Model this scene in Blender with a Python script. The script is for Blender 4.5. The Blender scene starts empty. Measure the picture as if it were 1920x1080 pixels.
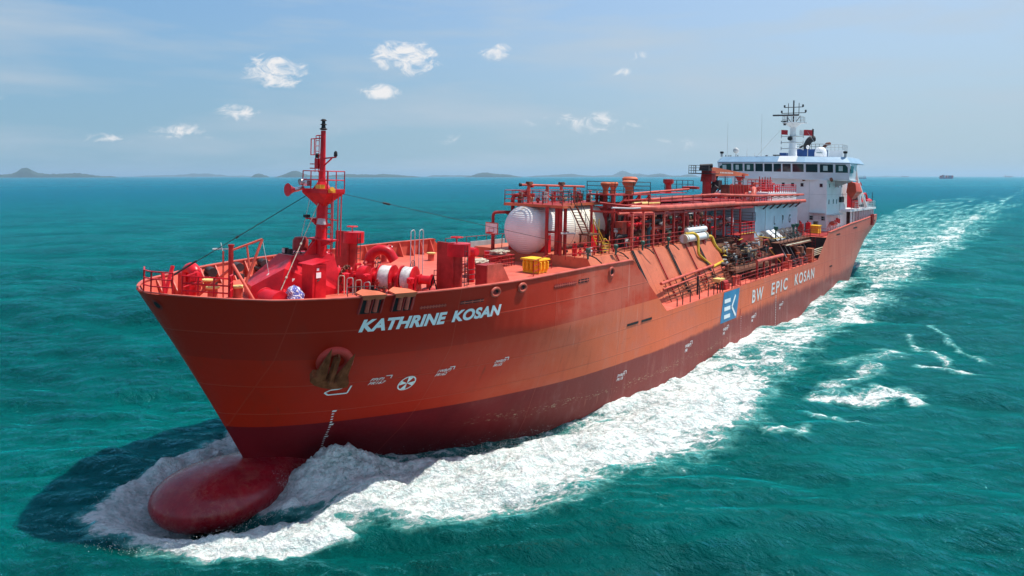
import bpy, bmesh, math, random
import numpy as np
from mathutils import Vector, Matrix, noise as mnoise

# ------------------------------------------------------------------ camera, sky, sun, exposure
scene = bpy.context.scene
R = math.radians
CAM = Vector((13.6, 31.1, 15.0)); YAW = R(38.1)
cam_d = bpy.data.cameras.new("camera"); cam = bpy.data.objects.new("camera", cam_d)
scene.collection.objects.link(cam); scene.camera = cam
fwd = Vector((-math.cos(YAW), -math.sin(YAW), 0)); rgt = Vector((-math.sin(YAW), math.cos(YAW), 0))
cam.matrix_world = Matrix(((rgt.x, 0, -fwd.x, CAM.x), (rgt.y, 0, -fwd.y, CAM.y), (0, 1, 0, CAM.z), (0, 0, 0, 1)))
cam_d.sensor_width = 36; cam_d.lens = 24.0
cam_d.shift_y = -210 / 1920
cam_d.clip_start = 0.5; cam_d.clip_end = 90000

SUN_EL = R(65); SUN_AZ = Vector((-0.81, 0.585, 0)).normalized()      # horizontal direction TOWARDS the sun
sun_d = bpy.data.lights.new("sun", 'SUN'); sun = bpy.data.objects.new("sun", sun_d)
scene.collection.objects.link(sun)
sun_d.energy = 4.8; sun_d.angle = R(0.53); sun_d.color = (1.0, 0.95, 0.86)
sv = Vector((SUN_AZ.x * math.cos(SUN_EL), SUN_AZ.y * math.cos(SUN_EL), math.sin(SUN_EL)))
sun.rotation_euler = (-sv).to_track_quat('-Z', 'Y').to_euler()

world = bpy.data.worlds.new("World"); scene.world = world; world.use_nodes = True
wn = world.node_tree.nodes; wl = world.node_tree.links
for n in list(wn): wn.remove(n)
w_out = wn.new('ShaderNodeOutputWorld'); w_bg = wn.new('ShaderNodeBackground')
sky = wn.new('ShaderNodeTexSky'); sky.sky_type = 'NISHITA'; sky.sun_disc = False
sky.sun_elevation = SUN_EL
sky.sun_rotation = math.atan2(SUN_AZ.x, SUN_AZ.y)
sky.altitude = 0; sky.air_density = 1.0; sky.dust_density = 0.6; sky.ozone_density = 3.0
w_bg.inputs['Strength'].default_value = 0.148

def wmath(op, a, b=None, c=None, clamp=False):
    n = wn.new('ShaderNodeMath'); n.operation = op; n.use_clamp = clamp
    for i, q in enumerate((a, b, c)):
        if q is None: continue
        if isinstance(q, (int, float)): n.inputs[i].default_value = q
        else: wl.new(q, n.inputs[i])
    return n.outputs[0]
tc = wn.new('ShaderNodeTexCoord'); sep = wn.new('ShaderNodeSeparateXYZ'); wl.new(tc.outputs['Generated'], sep.inputs[0])
az = wmath('ARCTAN2', sep.outputs['Y'], wmath('MULTIPLY', sep.outputs['X'], -1.0))   # 0 = straight aft of the ship, falls to starboard
el = wmath('ARCSINE', sep.outputs['Z'])
cmb = wn.new('ShaderNodeCombineXYZ'); wl.new(az, cmb.inputs[0]); wl.new(wmath('MULTIPLY', el, 1.7), cmb.inputs[1])
nz = wn.new('ShaderNodeTexNoise'); nz.inputs['Scale'].default_value = 30; nz.inputs['Detail'].default_value = 12
nz.inputs['Roughness'].default_value = 0.62; nz.inputs['Distortion'].default_value = 0.9
wl.new(cmb.outputs[0], nz.inputs['Vector'])
# small fair-weather cumulus: (azimuth deg, elevation deg, half width deg, half height deg, density)
CLOUDS = [(-57.2, 8.3, 3.2, 1.6, 1.0), (-46.9, 9.7, 3.9, 1.7, 1.0), (-49.1, 6.9, 2.2, .8, .85), (-39.5, 10.3, 1.6, .9, .8),
          (-28.0, 9.8, 1.4, .6, .7), (-28.8, 8.5, 1.2, .5, .6), (-60.0, 4.9, 1.9, .8, .85), (-64.3, 3.3, 3.2, .8, .55),
          (-68.6, 2.7, 2.6, .5, .45), (-31.8, 4.4, 6.0, 1.1, .5), (-76.5, 5.6, 2.2, .8, .35), (-77.2, 4.5, 1.0, .5, .35),
          (-53.0, 3.7, 2.4, .5, .35), (-42.0, 3.0, 4.0, .6, .3), (-24.0, 2.6, 5.0, .6, .25)]
tot = None
for (a, e, ha, he, dn) in CLOUDS:
    u = wmath('DIVIDE', wmath('SUBTRACT', az, R(a)), R(ha)); v = wmath('DIVIDE', wmath('SUBTRACT', el, R(e)), R(he))
    r2 = wmath('ADD', wmath('MULTIPLY', u, u), wmath('MULTIPLY', v, v))
    m = wmath('MULTIPLY', wmath('SUBTRACT', 1.0, r2, clamp=True), dn)
    tot = m if tot is None else wmath('MAXIMUM', tot, m)
cl = wn.new('ShaderNodeMapRange'); cl.interpolation_type = 'SMOOTHSTEP'
wl.new(wmath('ADD', wmath('MULTIPLY_ADD', nz.outputs['Fac'], 2.3, -.65), wmath('MULTIPLY', tot, 0.55)), cl.inputs['Value'])
cl.inputs['From Min'].default_value = 0.64; cl.inputs['From Max'].default_value = 1.25
puff = wmath('MULTIPLY', cl.outputs[0], wmath('MULTIPLY', tot, 2.2, clamp=True), clamp=True)
# thin veil in broad bands
cmb2 = wn.new('ShaderNodeCombineXYZ'); wl.new(az, cmb2.inputs[0]); wl.new(wmath('MULTIPLY', el, 6.0), cmb2.inputs[1])
nz2 = wn.new('ShaderNodeTexNoise'); nz2.inputs['Scale'].default_value = 3.2; nz2.inputs['Detail'].default_value = 6
nz2.inputs['Roughness'].default_value = 0.5
wl.new(cmb2.outputs[0], nz2.inputs['Vector'])
vm = wn.new('ShaderNodeMapRange'); wl.new(nz2.outputs['Fac'], vm.inputs['Value'])
vm.inputs['From Min'].default_value = 0.45; vm.inputs['From Max'].default_value = 0.72; vm.inputs['To Max'].default_value = 0.5
mixv = wn.new('ShaderNodeMixRGB'); wl.new(vm.outputs[0], mixv.inputs['Fac']); wl.new(sky.outputs[0], mixv.inputs['Color1'])
mixv.inputs['Color2'].default_value = (2.99, 3.49, 4.06, 1)
# moist air low on the horizon: paler and less yellow
hz = wn.new('ShaderNodeMapRange'); wl.new(el, hz.inputs['Value']); hz.inputs['From Min'].default_value = 0.0; hz.inputs['From Max'].default_value = 0.55
hz.inputs['To Min'].default_value = 0.95; hz.inputs['To Max'].default_value = 0.1; hz.interpolation_type = 'SMOOTHSTEP'
mixh = wn.new('ShaderNodeMixRGB'); wl.new(hz.outputs[0], mixh.inputs['Fac']); wl.new(mixv.outputs[0], mixh.inputs['Color1'])
fa = wn.new('ShaderNodeMapRange'); wl.new(az, fa.inputs['Value']); fa.inputs['From Min'].default_value = R(-78); fa.inputs['From Max'].default_value = R(-5); fa.interpolation_type = 'SMOOTHSTEP'
fe = wn.new('ShaderNodeMapRange'); wl.new(el, fe.inputs['Value']); fe.inputs['From Max'].default_value = R(15)
def wmix(f, a, b):
    n = wn.new('ShaderNodeMixRGB'); wl.new(f, n.inputs['Fac'])
    for k, q in ((1, a), (2, b)):
        if isinstance(q, tuple): n.inputs[k].default_value = q + (1,)
        else: wl.new(q, n.inputs[k])
    return n.outputs[0]
air = wmix(fe.outputs[0], wmix(fa.outputs[0], (1.53, 2.6, 3.28), (2.35, 3.13, 3.56)), wmix(fa.outputs[0], (0.82, 2.03, 3.49), (2.56, 3.42, 4.41)))
wl.new(air, mixh.inputs['Color2'])
veil = wn.new('ShaderNodeMixRGB'); wl.new(wmath('MULTIPLY', vm.outputs[0], 1.35), veil.inputs['Fac']); wl.new(mixh.outputs[0], veil.inputs['Color1']); veil.inputs['Color2'].default_value = (3.06, 3.56, 4.06, 1); mixv = veil
mixc = wn.new('ShaderNodeMixRGB'); wl.new(puff, mixc.inputs['Fac']); wl.new(mixv.outputs[0], mixc.inputs['Color1'])
mixc.inputs['Color2'].default_value = (5.2, 5.13, 5.13, 1)
SKY_MIX = mixc
wl.new(mixc.outputs[0], w_bg.inputs['Color']); wl.new(w_bg.outputs[0], w_out.inputs[0])

HAZE_DENSITY = 0.00008
scene.view_settings.view_transform = 'Standard'; scene.view_settings.look = 'None'
scene.view_settings.exposure = 0.24; scene.view_settings.gamma = 1.0
scene.render.engine = 'CYCLES'
scene.cycles.max_bounces = 6; scene.cycles.volume_bounces = 0; scene.cycles.transparent_max_bounces = 6

# ------------------------------------------------------------------ ship frame: x forward, y to port, z up from midship waterline
HEEL, TRIM, X0 = 0.020, 0.0125, -57.0
SHIP_M = Matrix.Translation((X0, 0, 0)) @ Matrix.Rotation(-TRIM, 4, 'Y') @ Matrix.Rotation(-HEEL, 4, 'X')
def ship_to_world(p): return SHIP_M @ Vector((p[0] - X0, p[1], p[2]))

# ------------------------------------------------------------------ materials
MATS = {}
class NT:
    def __init__(s, name):
        s.m = bpy.data.materials.new(name); s.m.use_nodes = True
        s.n = s.m.node_tree.nodes; s.l = s.m.node_tree.links
        s.b = s.n['Principled BSDF']; s.tc = s.n.new('ShaderNodeTexCoord')
        s.co = s.tc.outputs['Object']
    def link(s, a, b): s.l.new(a, b)
    def val(s, sock, q):
        if isinstance(q, (int, float)): sock.default_value = (q, q, q, 1) if sock.type == 'RGBA' else q
        elif isinstance(q, (tuple, list)): sock.default_value = tuple(q) + ((1,) if len(q) == 3 and sock.type == 'RGBA' else ())
        else: s.l.new(q, sock)
    def math(s, op, a, b=None, c=None, clamp=False):
        n = s.n.new('ShaderNodeMath'); n.operation = op; n.use_clamp = clamp
        for i, q in enumerate((a, b, c)):
            if q is not None: s.val(n.inputs[i], q)
        return n.outputs[0]
    def noise(s, scale, detail=4, rough=.55, vec=None, dist=0, stretch=None):
        n = s.n.new('ShaderNodeTexNoise')
        n.inputs['Scale'].default_value = scale; n.inputs['Detail'].default_value = detail
        n.inputs['Roughness'].default_value = rough; n.inputs['Distortion'].default_value = dist
        v = vec or s.co
        if stretch:
            mp = s.n.new('ShaderNodeMapping'); mp.inputs['Scale'].default_value = stretch; s.l.new(v, mp.inputs[0]); v = mp.outputs[0]
        s.l.new(v, n.inputs['Vector']); return n.outputs['Fac']
    def ramp(s, v, a, b, lo=0., hi=1., smooth=True):
        n = s.n.new('ShaderNodeMapRange'); n.interpolation_type = 'SMOOTHSTEP' if smooth else 'LINEAR'
        s.val(n.inputs['Value'], v)
        for k, q in zip(('From Min', 'From Max', 'To Min', 'To Max'), (a, b, lo, hi)): s.val(n.inputs[k], q)
        return n.outputs[0]
    def mix(s, f, a, b):
        n = s.n.new('ShaderNodeMixRGB'); s.val(n.inputs[0], f); s.val(n.inputs[1], a); s.val(n.inputs[2], b); return n.outputs[0]
    def sep(s, v=None):
        n = s.n.new('ShaderNodeSeparateXYZ'); s.l.new(v or s.co, n.inputs[0]); return n.outputs
    def bump(s, h, strength=.3, dist=.02, prev=None):
        n = s.n.new('ShaderNodeBump'); n.inputs['Strength'].default_value = strength; n.inputs['Distance'].default_value = dist
        s.l.new(h, n.inputs['Height'])
        if prev is not None: s.l.new(prev, n.inputs['Normal'])
        return n.outputs[0]

def paint(name, col, rough=.45, rust=.25, var=.25, scale=1.2, rustcol=(.10, .035, .015), metal=0., bump=.15):
    t = NT(name)
    a = t.noise(scale, 6, .6); b = t.noise(scale * 6, 5, .65); c = t.noise(scale * 1.3, 7, .7, stretch=(1, 1, .22))
    dark = tuple(x * (1 - var) for x in col); light = tuple(min(1, x * (1 + var) + .01) for x in col)
    base = t.mix(t.ramp(a, .3, .7), dark, light)
    base = t.mix(t.math('MULTIPLY', t.ramp(b, .62, .78), min(1, rust * 1.6)), base, rustcol)
    base = t.mix(t.math('MULTIPLY', t.ramp(c, .58, .8), rust), base, rustcol)
    t.val(t.b.inputs['Base Color'], base)
    t.val(t.b.inputs['Roughness'], t.ramp(b, .2, .8, max(.05, rough - .12), min(1, rough + .15)))
    t.b.inputs['Metallic'].default_value = metal; t.b.inputs['Specular IOR Level'].default_value = .3
    t.val(t.b.inputs['Normal'], t.bump(b, bump, .02))
    MATS[name] = t.m; return t.m

M_RED   = paint('crimson_deck_paint', (.56, .004, .014), .36, .12, .22)
M_DRED  = paint('dark_red_weathered_paint', (.34, .018, .016), .5, .35, .3)
M_PIPE  = paint('salmon_pipe_paint', (.56, .10, .065), .45, .3, .25)
M_ORANGE= paint('rusty_orange_steel', (.55, .13, .055), .55, .45, .25, .5)
M_DECK  = paint('red_oxide_deck_paint', (.60, .11, .07), .6, .25, .18, .6)
M_DECKD = paint('stained_deck_paint', (.38, .085, .045), .65, .6, .3, .8)
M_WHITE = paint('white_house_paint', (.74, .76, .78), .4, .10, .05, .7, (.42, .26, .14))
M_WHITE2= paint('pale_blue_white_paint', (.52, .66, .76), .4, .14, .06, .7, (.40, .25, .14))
M_FASCIA = paint('shade_tinted_roof_paint', (.26, .41, .55), .4, .15, .06, .7, (.40, .25, .14))  # sky reflection and shade of the slanted fascia put into the blue
M_SHADEW = paint('shaded_white_house_paint', (.60, .65, .72), .4, .14, .06, .7, (.40, .25, .14))  # copy of the house white with the bridge front's shade in its colour
M_DARK  = paint('dark_grimy_steel', (.035, .030, .032), .6, .4, .4)
M_BROWN = paint('brown_rusted_steel', (.16, .055, .03), .7, .6, .4)
M_ANCHOR= paint('rusted_anchor_iron', (.22, .060, .022), .9, .45, .35, 2.5, (.24, .08, .03), bump=.5); M_ANCHOR.node_tree.nodes['Principled BSDF'].inputs['Specular IOR Level'].default_value = .08
M_YEL   = paint('chrome_yellow_paint', (.62, .40, .03), .45, .3, .2)
M_YBIN  = paint('yellow_bin_paint', (.82, .50, .02), .5, .3, .15, 2)
M_OCHRE = paint('pale_yellow_cap', (.70, .52, .18), .6, .3, .15)
M_TAN   = paint('tan_fitting', (.45, .30, .16), .6, .4, .3)
M_GREEN = paint('green_actuator_paint', (.03, .12, .09), .5, .2, .2)
M_TEAL  = paint('dull_teal_pipe', (.06, .14, .16), .5, .3, .3)
M_BLUE  = paint('funnel_blue_paint', (.008, .055, .21), .4, .05, .15)
M_GREY  = paint('light_grey_steel', (.45, .47, .48), .4, .2, .15)
M_BLACK = paint('black_rubber', (.012, .012, .014), .6, .05, .2)
M_ROPE  = paint('pale_mooring_rope', (.52, .46, .36), .9, .15, .3, 8, bump=.8)
M_WIRE  = paint('silver_wire_rope', (.62, .60, .58), .45, .12, .2, 6, bump=.6)
M_GOLD  = paint('galvanised_pipe', (.55, .50, .38), .4, .2, .2)
M_LIFE  = paint('lifeboat_orange', (.62, .07, .03), .4, .05, .1)
M_BOLSTER = paint('worn_red_bolster', (.62, .045, .03), .4, .15, .15)
M_BUOY  = paint('lifebuoy_red', (.55, .03, .03), .5, .05, .1)
def flat(name, col, rough=.5, metal=0.):
    t = NT(name); v = t.noise(3, 4); t.val(t.b.inputs['Base Color'], t.mix(v, tuple(x * .88 for x in col), tuple(min(1, x * 1.08) for x in col)))
    t.b.inputs['Roughness'].default_value = rough; t.b.inputs['Metallic'].default_value = metal; MATS[name] = t.m; return t.m
M_LETTER = paint('white_lettering_paint', (.90, .91, .91), .5, .06, .04, 1.5, (.5, .2, .12))
M_LETTER2 = paint('weathered_lettering_paint', (.74, .70, .68), .5, .45, .1, 1.6, (.5, .2, .14))
M_EMBLEM = paint('emblem_blue_paint', (.045, .22, .42), .45, .3, .12, 1.0, (.36, .18, .14))
M_BLACKP = flat('black_marking_paint', (.02, .02, .025))
M_WINDOW = flat('dark_window_glass', (.012, .02, .03), .06)
M_WINDOW2 = flat('green_tinted_glass', (.02, .06, .06), .08)
M_PANE = flat('painted_pane_reflection', (.45, .58, .60), .2)
M_FLAGR = flat('red_flag_cloth', (.45, .02, .03), .8); M_FLAGW = flat('white_flag_cloth', (.8, .8, .8), .8)
M_CHROME = flat('lamp_housing_metal', (.6, .62, .66), .25, .8)
M_AMBER = flat('amber_lamp_lens', (.8, .38, .02), .3)
M_DOME = flat('white_radome', (.82, .84, .86), .3)

def hull_material():
    t = NT('hull_paint'); X, Y, Z = t.sep()
    xs = t.math('ADD', X, X0)
    n1 = t.noise(.35, 6, .6); n2 = t.noise(.9, 8, .65, stretch=(1, 1, .16)); n3 = t.noise(7, 6, .7); n4 = t.noise(.16, 4, .5, stretch=(1, 1, 2.5))
    n5 = t.noise(1.6, 8, .7, stretch=(.35, 1, 1.6))
    fresh = (.56, .020, .004); faded = (.76, .155, .065); pink = (.56, .13, .09)
    upper = (.45, .018, .006); midshade = (.60, .052, .020)
    # paint ages towards the stern
    aft = t.ramp(t.math('ADD', xs, t.math('MULTIPLY', t.math('SUBTRACT', n4, .5), 9)), -9, -26, 0, 1)
    aft2 = t.ramp(xs, -48, -95, 0, 1)
    lower = t.mix(aft, fresh, faded); lower = t.mix(aft2, lower, pink)
    wavyZ = t.math('ADD', Z, t.math('MULTIPLY', t.math('SUBTRACT', n1, .5), .0))
    up = t.mix(t.ramp(xs, -6, -30), upper, midshade); up = t.mix(t.ramp(xs, -60, -90), up, pink)
    fore = t.math('MULTIPLY', t.ramp(wavyZ, 6.19, 6.22), t.math('GREATER_THAN', xs, -60))
    c = t.mix(fore, lower, up)
    # pale salt haze patches and vertical plate streaks
    c = t.mix(t.math('MULTIPLY', t.ramp(t.noise(.28, 5, .6, stretch=(.6, 1, 1.2)), .46, .66), t.math('MULTIPLY', aft, .6)), c, (.66, .17, .11))
    c = t.mix(t.math('MULTIPLY', t.ramp(n2, .50, .75), .34), c, (.34, .03, .015))
    c = t.mix(t.math('MULTIPLY', t.ramp(n2, .30, .46, 1, 0), t.math('MULTIPLY', aft, .35)), c, (.66, .24, .17))
    c = t.mix(t.math('MULTIPLY', t.ramp(n5, .60, .72), t.math('MULTIPLY', aft, .4)), c, (.30, .05, .03))
    runs = t.noise(1.5, 6, .6, stretch=(1.6, 1, .06)); c = t.mix(t.math('MULTIPLY', t.ramp(runs, .62, .74), t.math('MULTIPLY', t.ramp(n1, .4, .6), .55)), c, (.22, .035, .015))
    c = t.mix(t.math('MULTIPLY', t.ramp(runs, .26, .36, 1, 0), t.math('MULTIPLY', aft, .5)), c, (.72, .34, .26))
    # boot topping
    e_ = t.math('ADD', .012, t.math('MULTIPLY', t.ramp(xs, -22, -60), .45)); boot = t.ramp(t.math('SUBTRACT', t.math('ADD', t.math('ADD', Z, t.math('MULTIPLY', xs, .0035)), t.math('MULTIPLY', t.math('MULTIPLY', t.math('SUBTRACT', n2, .5), e_), 3.0)), 2.36), t.math('MULTIPLY', e_, -1.), e_, 1, 0)
    bcol = t.mix(t.ramp(n1, .3, .7), (.16, .005, .010), (.22, .008, .013))
    bcol = t.mix(t.math('MULTIPLY', aft, .62), bcol, (.30, .075, .06))
    bcol = t.mix(t.math('MULTIPLY', t.ramp(n2, .5, .8), t.math('MULTIPLY', aft, .6)), bcol, (.42, .20, .17))
    bcol = t.mix(t.math('MULTIPLY', t.ramp(n4, .45, .75), t.math('MULTIPLY', aft2, .6)), bcol, (.36, .16, .14))
    # marine growth scuffs, in two bands
    g = t.noise(5.5, 9, .75, stretch=(.6, 1, 1.6))
    band = t.math('MULTIPLY', t.ramp(t.math('ABSOLUTE', t.math('SUBTRACT', Z, t.math('ADD', .95, t.math('MULTIPLY', t.math('SUBTRACT', n4, .5), 1.2)))), .0, .42, 1, 0),
                  t.math('MULTIPLY', t.ramp(xs, -13, -17), t.ramp(xs, -60, -38)))
    bcol = t.mix(t.math('MULTIPLY', t.ramp(g, .56, .62), band), bcol, (.50, .38, .24)); bcol = t.mix(t.math('MULTIPLY', t.ramp(runs, .60, .75), t.math('MULTIPLY', aft, .5)), bcol, (.50, .20, .13))
    c = t.mix(boot, c, bcol)
    # weld seams: strakes and frames
    seam = None
    for z in (3.15, 4.75, 7.55):
        d = t.ramp(t.math('ABSOLUTE', t.math('SUBTRACT', Z, z)), .0, .045, 1, 0); seam = d if seam is None else t.math('MAXIMUM', seam, d)
    fx = t.math('ABSOLUTE', t.math('SUBTRACT', t.math('FRACT', t.math('DIVIDE', xs, 7.3)), .5))
    seam = t.math('MAXIMUM', seam, t.math('MULTIPLY', t.ramp(fx, .0, .005, 1, 0), .8))
    c = t.mix(t.math('MULTIPLY', seam, .42), c, t.mix(aft, (.60, .09, .05), (.34, .07, .04)))
    # frames showing through as hungry-horse ripples
    fr = t.math('SINE', t.math('MULTIPLY', xs, 2 * math.pi / .75))
    t.val(t.b.inputs['Base Color'], c)
    t.val(t.b.inputs['Roughness'], t.ramp(n3, .2, .8, .36, .56))
    h = t.math('ADD', t.math('MULTIPLY', t.math('MULTIPLY', fr, t.ramp(n4, .45, .65)), .4), t.math('MULTIPLY', t.noise(.8, 3, stretch=(1, 1, .8)), 2.5))
    h = t.math('ADD', h, t.math('MULTIPLY', seam, 1.2))
    t.val(t.b.inputs['Normal'], t.bump(h, .8, .014))
    t.b.inputs['Specular IOR Level'].default_value = .16
    return t.m
M_HULL = hull_material()

def bulb_material():
    t = NT('bulb_antifouling_paint'); n = t.noise(1.2, 5); s = t.noise(1.1, 8, .75, dist=2.2)
    c = t.mix(t.ramp(n, .3, .7), (.24, .004, .012), (.34, .008, .018))
    line = t.ramp(t.math('ABSOLUTE', t.math('SUBTRACT', s, .5)), 0, .012, 1, 0)
    c = t.mix(t.math('MULTIPLY', line, t.math('MULTIPLY', t.ramp(t.noise(.9, 3), .40, .6), .75)), c, (.62, .26, .17))
    c = t.mix(t.math('MULTIPLY', t.ramp(t.noise(4, 9, .75, stretch=(.5, 1, 1)), .56, .7), .5), c, (.42, .05, .05))
    t.val(t.b.inputs['Base Color'], c)
    t.val(t.b.inputs['Roughness'], t.ramp(t.noise(3, 6), .3, .7, .15, .42)); t.b.inputs['Specular IOR Level'].default_value = .5
    t.val(t.b.inputs['Normal'], t.bump(t.noise(2, 4), .12, .03))
    return t.m
M_BULB = bulb_material()

def tank_material():
    t = NT('white_ribbed_cladding'); X, Y, Z = t.sep()
    rib = t.math('SINE', t.math('MULTIPLY', t.math('ADD', Z, t.math('MULTIPLY', t.noise(.6, 3), .12)), 42))
    n = t.noise(1.4, 7, .7, stretch=(1, 1, .3)); top = t.ramp(Z, 11.2, 12.3)
    c = t.mix(t.ramp(t.noise(.8, 4), .3, .7), (.68, .68, .68), (.78, .77, .76))
    c = t.mix(t.math('MULTIPLY', t.math('MULTIPLY', t.ramp(n, .42, .66), top), .65), c, (.46, .30, .14))
    c = t.mix(t.math('MULTIPLY', t.ramp(X, 27.5, 25.0), t.ramp(Y, -.2, 1.2)), c, (.80, .75, .62))
    t.val(t.b.inputs['Base Color'], c); t.b.inputs['Roughness'].default_value = .36
    t.val(t.b.inputs['Normal'], t.bump(rib, .3, .03)); return t.m
M_TANK = tank_material()

def trunk_material():
    t = NT('trunk_slope_paint'); X, Y, Z = t.sep()
    n = t.noise(.5, 7, .65); m = t.noise(3.5, 7, .75)
    c = t.mix(t.ramp(n, .3, .7), (.44, .10, .045), (.60, .15, .07))
    c = t.mix(t.math('MULTIPLY', t.ramp(m, .55, .72), .55), c, (.20, .06, .025))
    fx = t.math('ABSOLUTE', t.math('SUBTRACT', t.math('FRACT', t.math('DIVIDE', X, 2.9)), .5))
    c = t.mix(t.math('MULTIPLY', t.ramp(fx, 0, .02, 1, 0), .5), c, (.22, .05, .03))
    t.val(t.b.inputs['Base Color'], c); t.b.inputs['Roughness'].default_value = .6
    t.val(t.b.inputs['Normal'], t.bump(m, .25, .02)); return t.m
M_TRUNK = trunk_material()

# ------------------------------------------------------------------ mesh builder (ship coordinates)
class MB:
    def __init__(s): s.v = []; s.f = []
    def add(s, vs, fs):
        o = len(s.v); s.v += [tuple(p) for p in vs]; s.f += [tuple(i + o for i in f) for f in fs]; return s
    def box(s, x0, x1, y0, y1, z0, z1, taper=0):
        if x0 > x1: x0, x1 = x1, x0
        if y0 > y1: y0, y1 = y1, y0
        t = taper
        vs = [(x0, y0, z0), (x1, y0, z0), (x1, y1, z0), (x0, y1, z0), (x0 + t, y0 + t, z1), (x1 - t, y0 + t, z1), (x1 - t, y1 - t, z1), (x0 + t, y1 - t, z1)]
        return s.add(vs, [(3, 2, 1, 0), (4, 5, 6, 7), (0, 1, 5, 4), (1, 2, 6, 5), (2, 3, 7, 6), (3, 0, 4, 7)])
    def cbox(s, c, d): return s.box(c[0] - d[0] / 2, c[0] + d[0] / 2, c[1] - d[1] / 2, c[1] + d[1] / 2, c[2] - d[2] / 2, c[2] + d[2] / 2)
    def prism(s, poly, axis, a, b):
        """poly of 2-D points extruded along axis from a to b"""
        n = len(poly)
        def P(q, h): return {0: (h, q[0], q[1]), 1: (q[0], h, q[1]), 2: (q[0], q[1], h)}[axis]
        vs = [P(q, a) for q in poly] + [P(q, b) for q in poly]
        fs = [tuple(range(n))[::-1], tuple(range(n, 2 * n))] + [(i, (i + 1) % n, n + (i + 1) % n, n + i) for i in range(n)]
        return s.add(vs, fs)
    def quadbar(s, a, b, w, h=None):
        h = h or w; a = Vector(a); b = Vector(b); d = (b - a).normalized()
        up = Vector((0, 0, 1)) if abs(d.z) < .95 else Vector((1, 0, 0))
        x = d.cross(up).normalized(); y = x.cross(d)
        q = [(-w / 2, -h / 2), (w / 2, -h / 2), (w / 2, h / 2), (-w / 2, h / 2)]
        return s.add([a + x * i + y * j for i, j in q] + [b + x * i + y * j for i, j in q], [(3, 2, 1, 0), (4, 5, 6, 7), (0, 1, 5, 4), (1, 2, 6, 5), (2, 3, 7, 6), (3, 0, 4, 7)])
    def cyl(s, a, b, r, r2=None, n=12, caps=True):
        a = Vector(a); b = Vector(b); r2 = r if r2 is None else r2; d = (b - a).normalized()
        up = Vector((0, 0, 1)) if abs(d.z) < .95 else Vector((1, 0, 0))
        x = d.cross(up).normalized(); y = x.cross(d)
        vs = []
        for c, rr in ((a, r), (b, r2)):
            vs += [c + (x * math.cos(2 * math.pi * i / n) + y * math.sin(2 * math.pi * i / n)) * rr for i in range(n)]
        fs = [(i, (i + 1) % n, n + (i + 1) % n, n + i) for i in range(n)]
        if caps: fs += [tuple(range(n))[::-1], tuple(range(n, 2 * n))]
        return s.add(vs, fs)
    def tube(s, pts, r, n=8, bend=0.):
        P = [Vector(p) for p in pts]
        if bend > 0 and len(P) > 2:
            Q = [P[0]]
            for i in range(1, len(P) - 1):
                a = (P[i - 1] - P[i]); b = (P[i + 1] - P[i]); k = min(bend, a.length * .45, b.length * .45)
                p0 = P[i] + a.normalized() * k; p1 = P[i] + b.normalized() * k
                for t in (0, .25, .5, .75, 1): Q.append(p0 * (1 - t) ** 2 + P[i] * 2 * t * (1 - t) + p1 * t * t)
            Q.append(P[-1]); P = Q
        rings = []; prev = None
        for i, p in enumerate(P):
            d = ((P[min(i + 1, len(P) - 1)] - p).normalized() + (p - P[max(i - 1, 0)]).normalized())
            d = d.normalized() if d.length > 1e-6 else Vector((1, 0, 0))
            if prev is None:
                up = Vector((0, 0, 1)) if abs(d.z) < .9 else Vector((1, 0, 0)); x = d.cross(up).normalized()
            else:
                x = (prev - d * prev.dot(d)).normalized()
            prev = x; y = d.cross(x)
            rings.append([p + (x * math.cos(2 * math.pi * k / n) + y * math.sin(2 * math.pi * k / n)) * r for k in range(n)])
        o = [q for ring in rings for q in ring]; m = len(rings)
        fs = [(j * n + k, j * n + (k + 1) % n, (j + 1) * n + (k + 1) % n, (j + 1) * n + k) for j in range(m - 1) for k in range(n)]
        fs += [tuple(range(n))[::-1], tuple((m - 1) * n + k for k in range(n))]
        return s.add(o, fs)
    def lathe(s, prof, c, axis='z', n=16):
        """prof: list of (radius, height along axis)"""
        vs = []
        for r, h in prof:
            for k in range(n):
                a = 2 * math.pi * k / n; p, q = r * math.cos(a), r * math.sin(a)
                vs.append({'z': (c[0] + p, c[1] + q, c[2] + h), 'y': (c[0] + p, c[1] + h, c[2] + q), 'x': (c[0] + h, c[1] + p, c[2] + q)}[axis])
        m = len(prof)
        fs = [(j * n + k, j * n + (k + 1) % n, (j + 1) * n + (k + 1) % n, (j + 1) * n + k) for j in range(m - 1) for k in range(n)]
        fs += [tuple(range(n))[::-1], tuple((m - 1) * n + k for k in range(n))]
        return s.add(vs, fs)
    def torus(s, c, R_, r, axis='y', n=20, m=8, a0=0, a1=2 * math.pi):
        full = abs(a1 - a0 - 2 * math.pi) < 1e-6; K = n if full else n + 1; vs = []
        for i in range(K):
            a = a0 + (a1 - a0) * i / n
            for j in range(m):
                b = 2 * math.pi * j / m; rr = R_ + r * math.cos(b); p, q, h = rr * math.cos(a), rr * math.sin(a), r * math.sin(b)
                vs.append({'z': (c[0] + p, c[1] + q, c[2] + h), 'y': (c[0] + p, c[1] + h, c[2] + q), 'x': (c[0] + h, c[1] + p, c[2] + q)}[axis])
        fs = []
        for i in range(n if full else n):
            for j in range(m): fs.append((i * m + j, i * m + (j + 1) % m, ((i + 1) % K) * m + (j + 1) % m, ((i + 1) % K) * m + j))
        return s.add(vs, fs)
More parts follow.
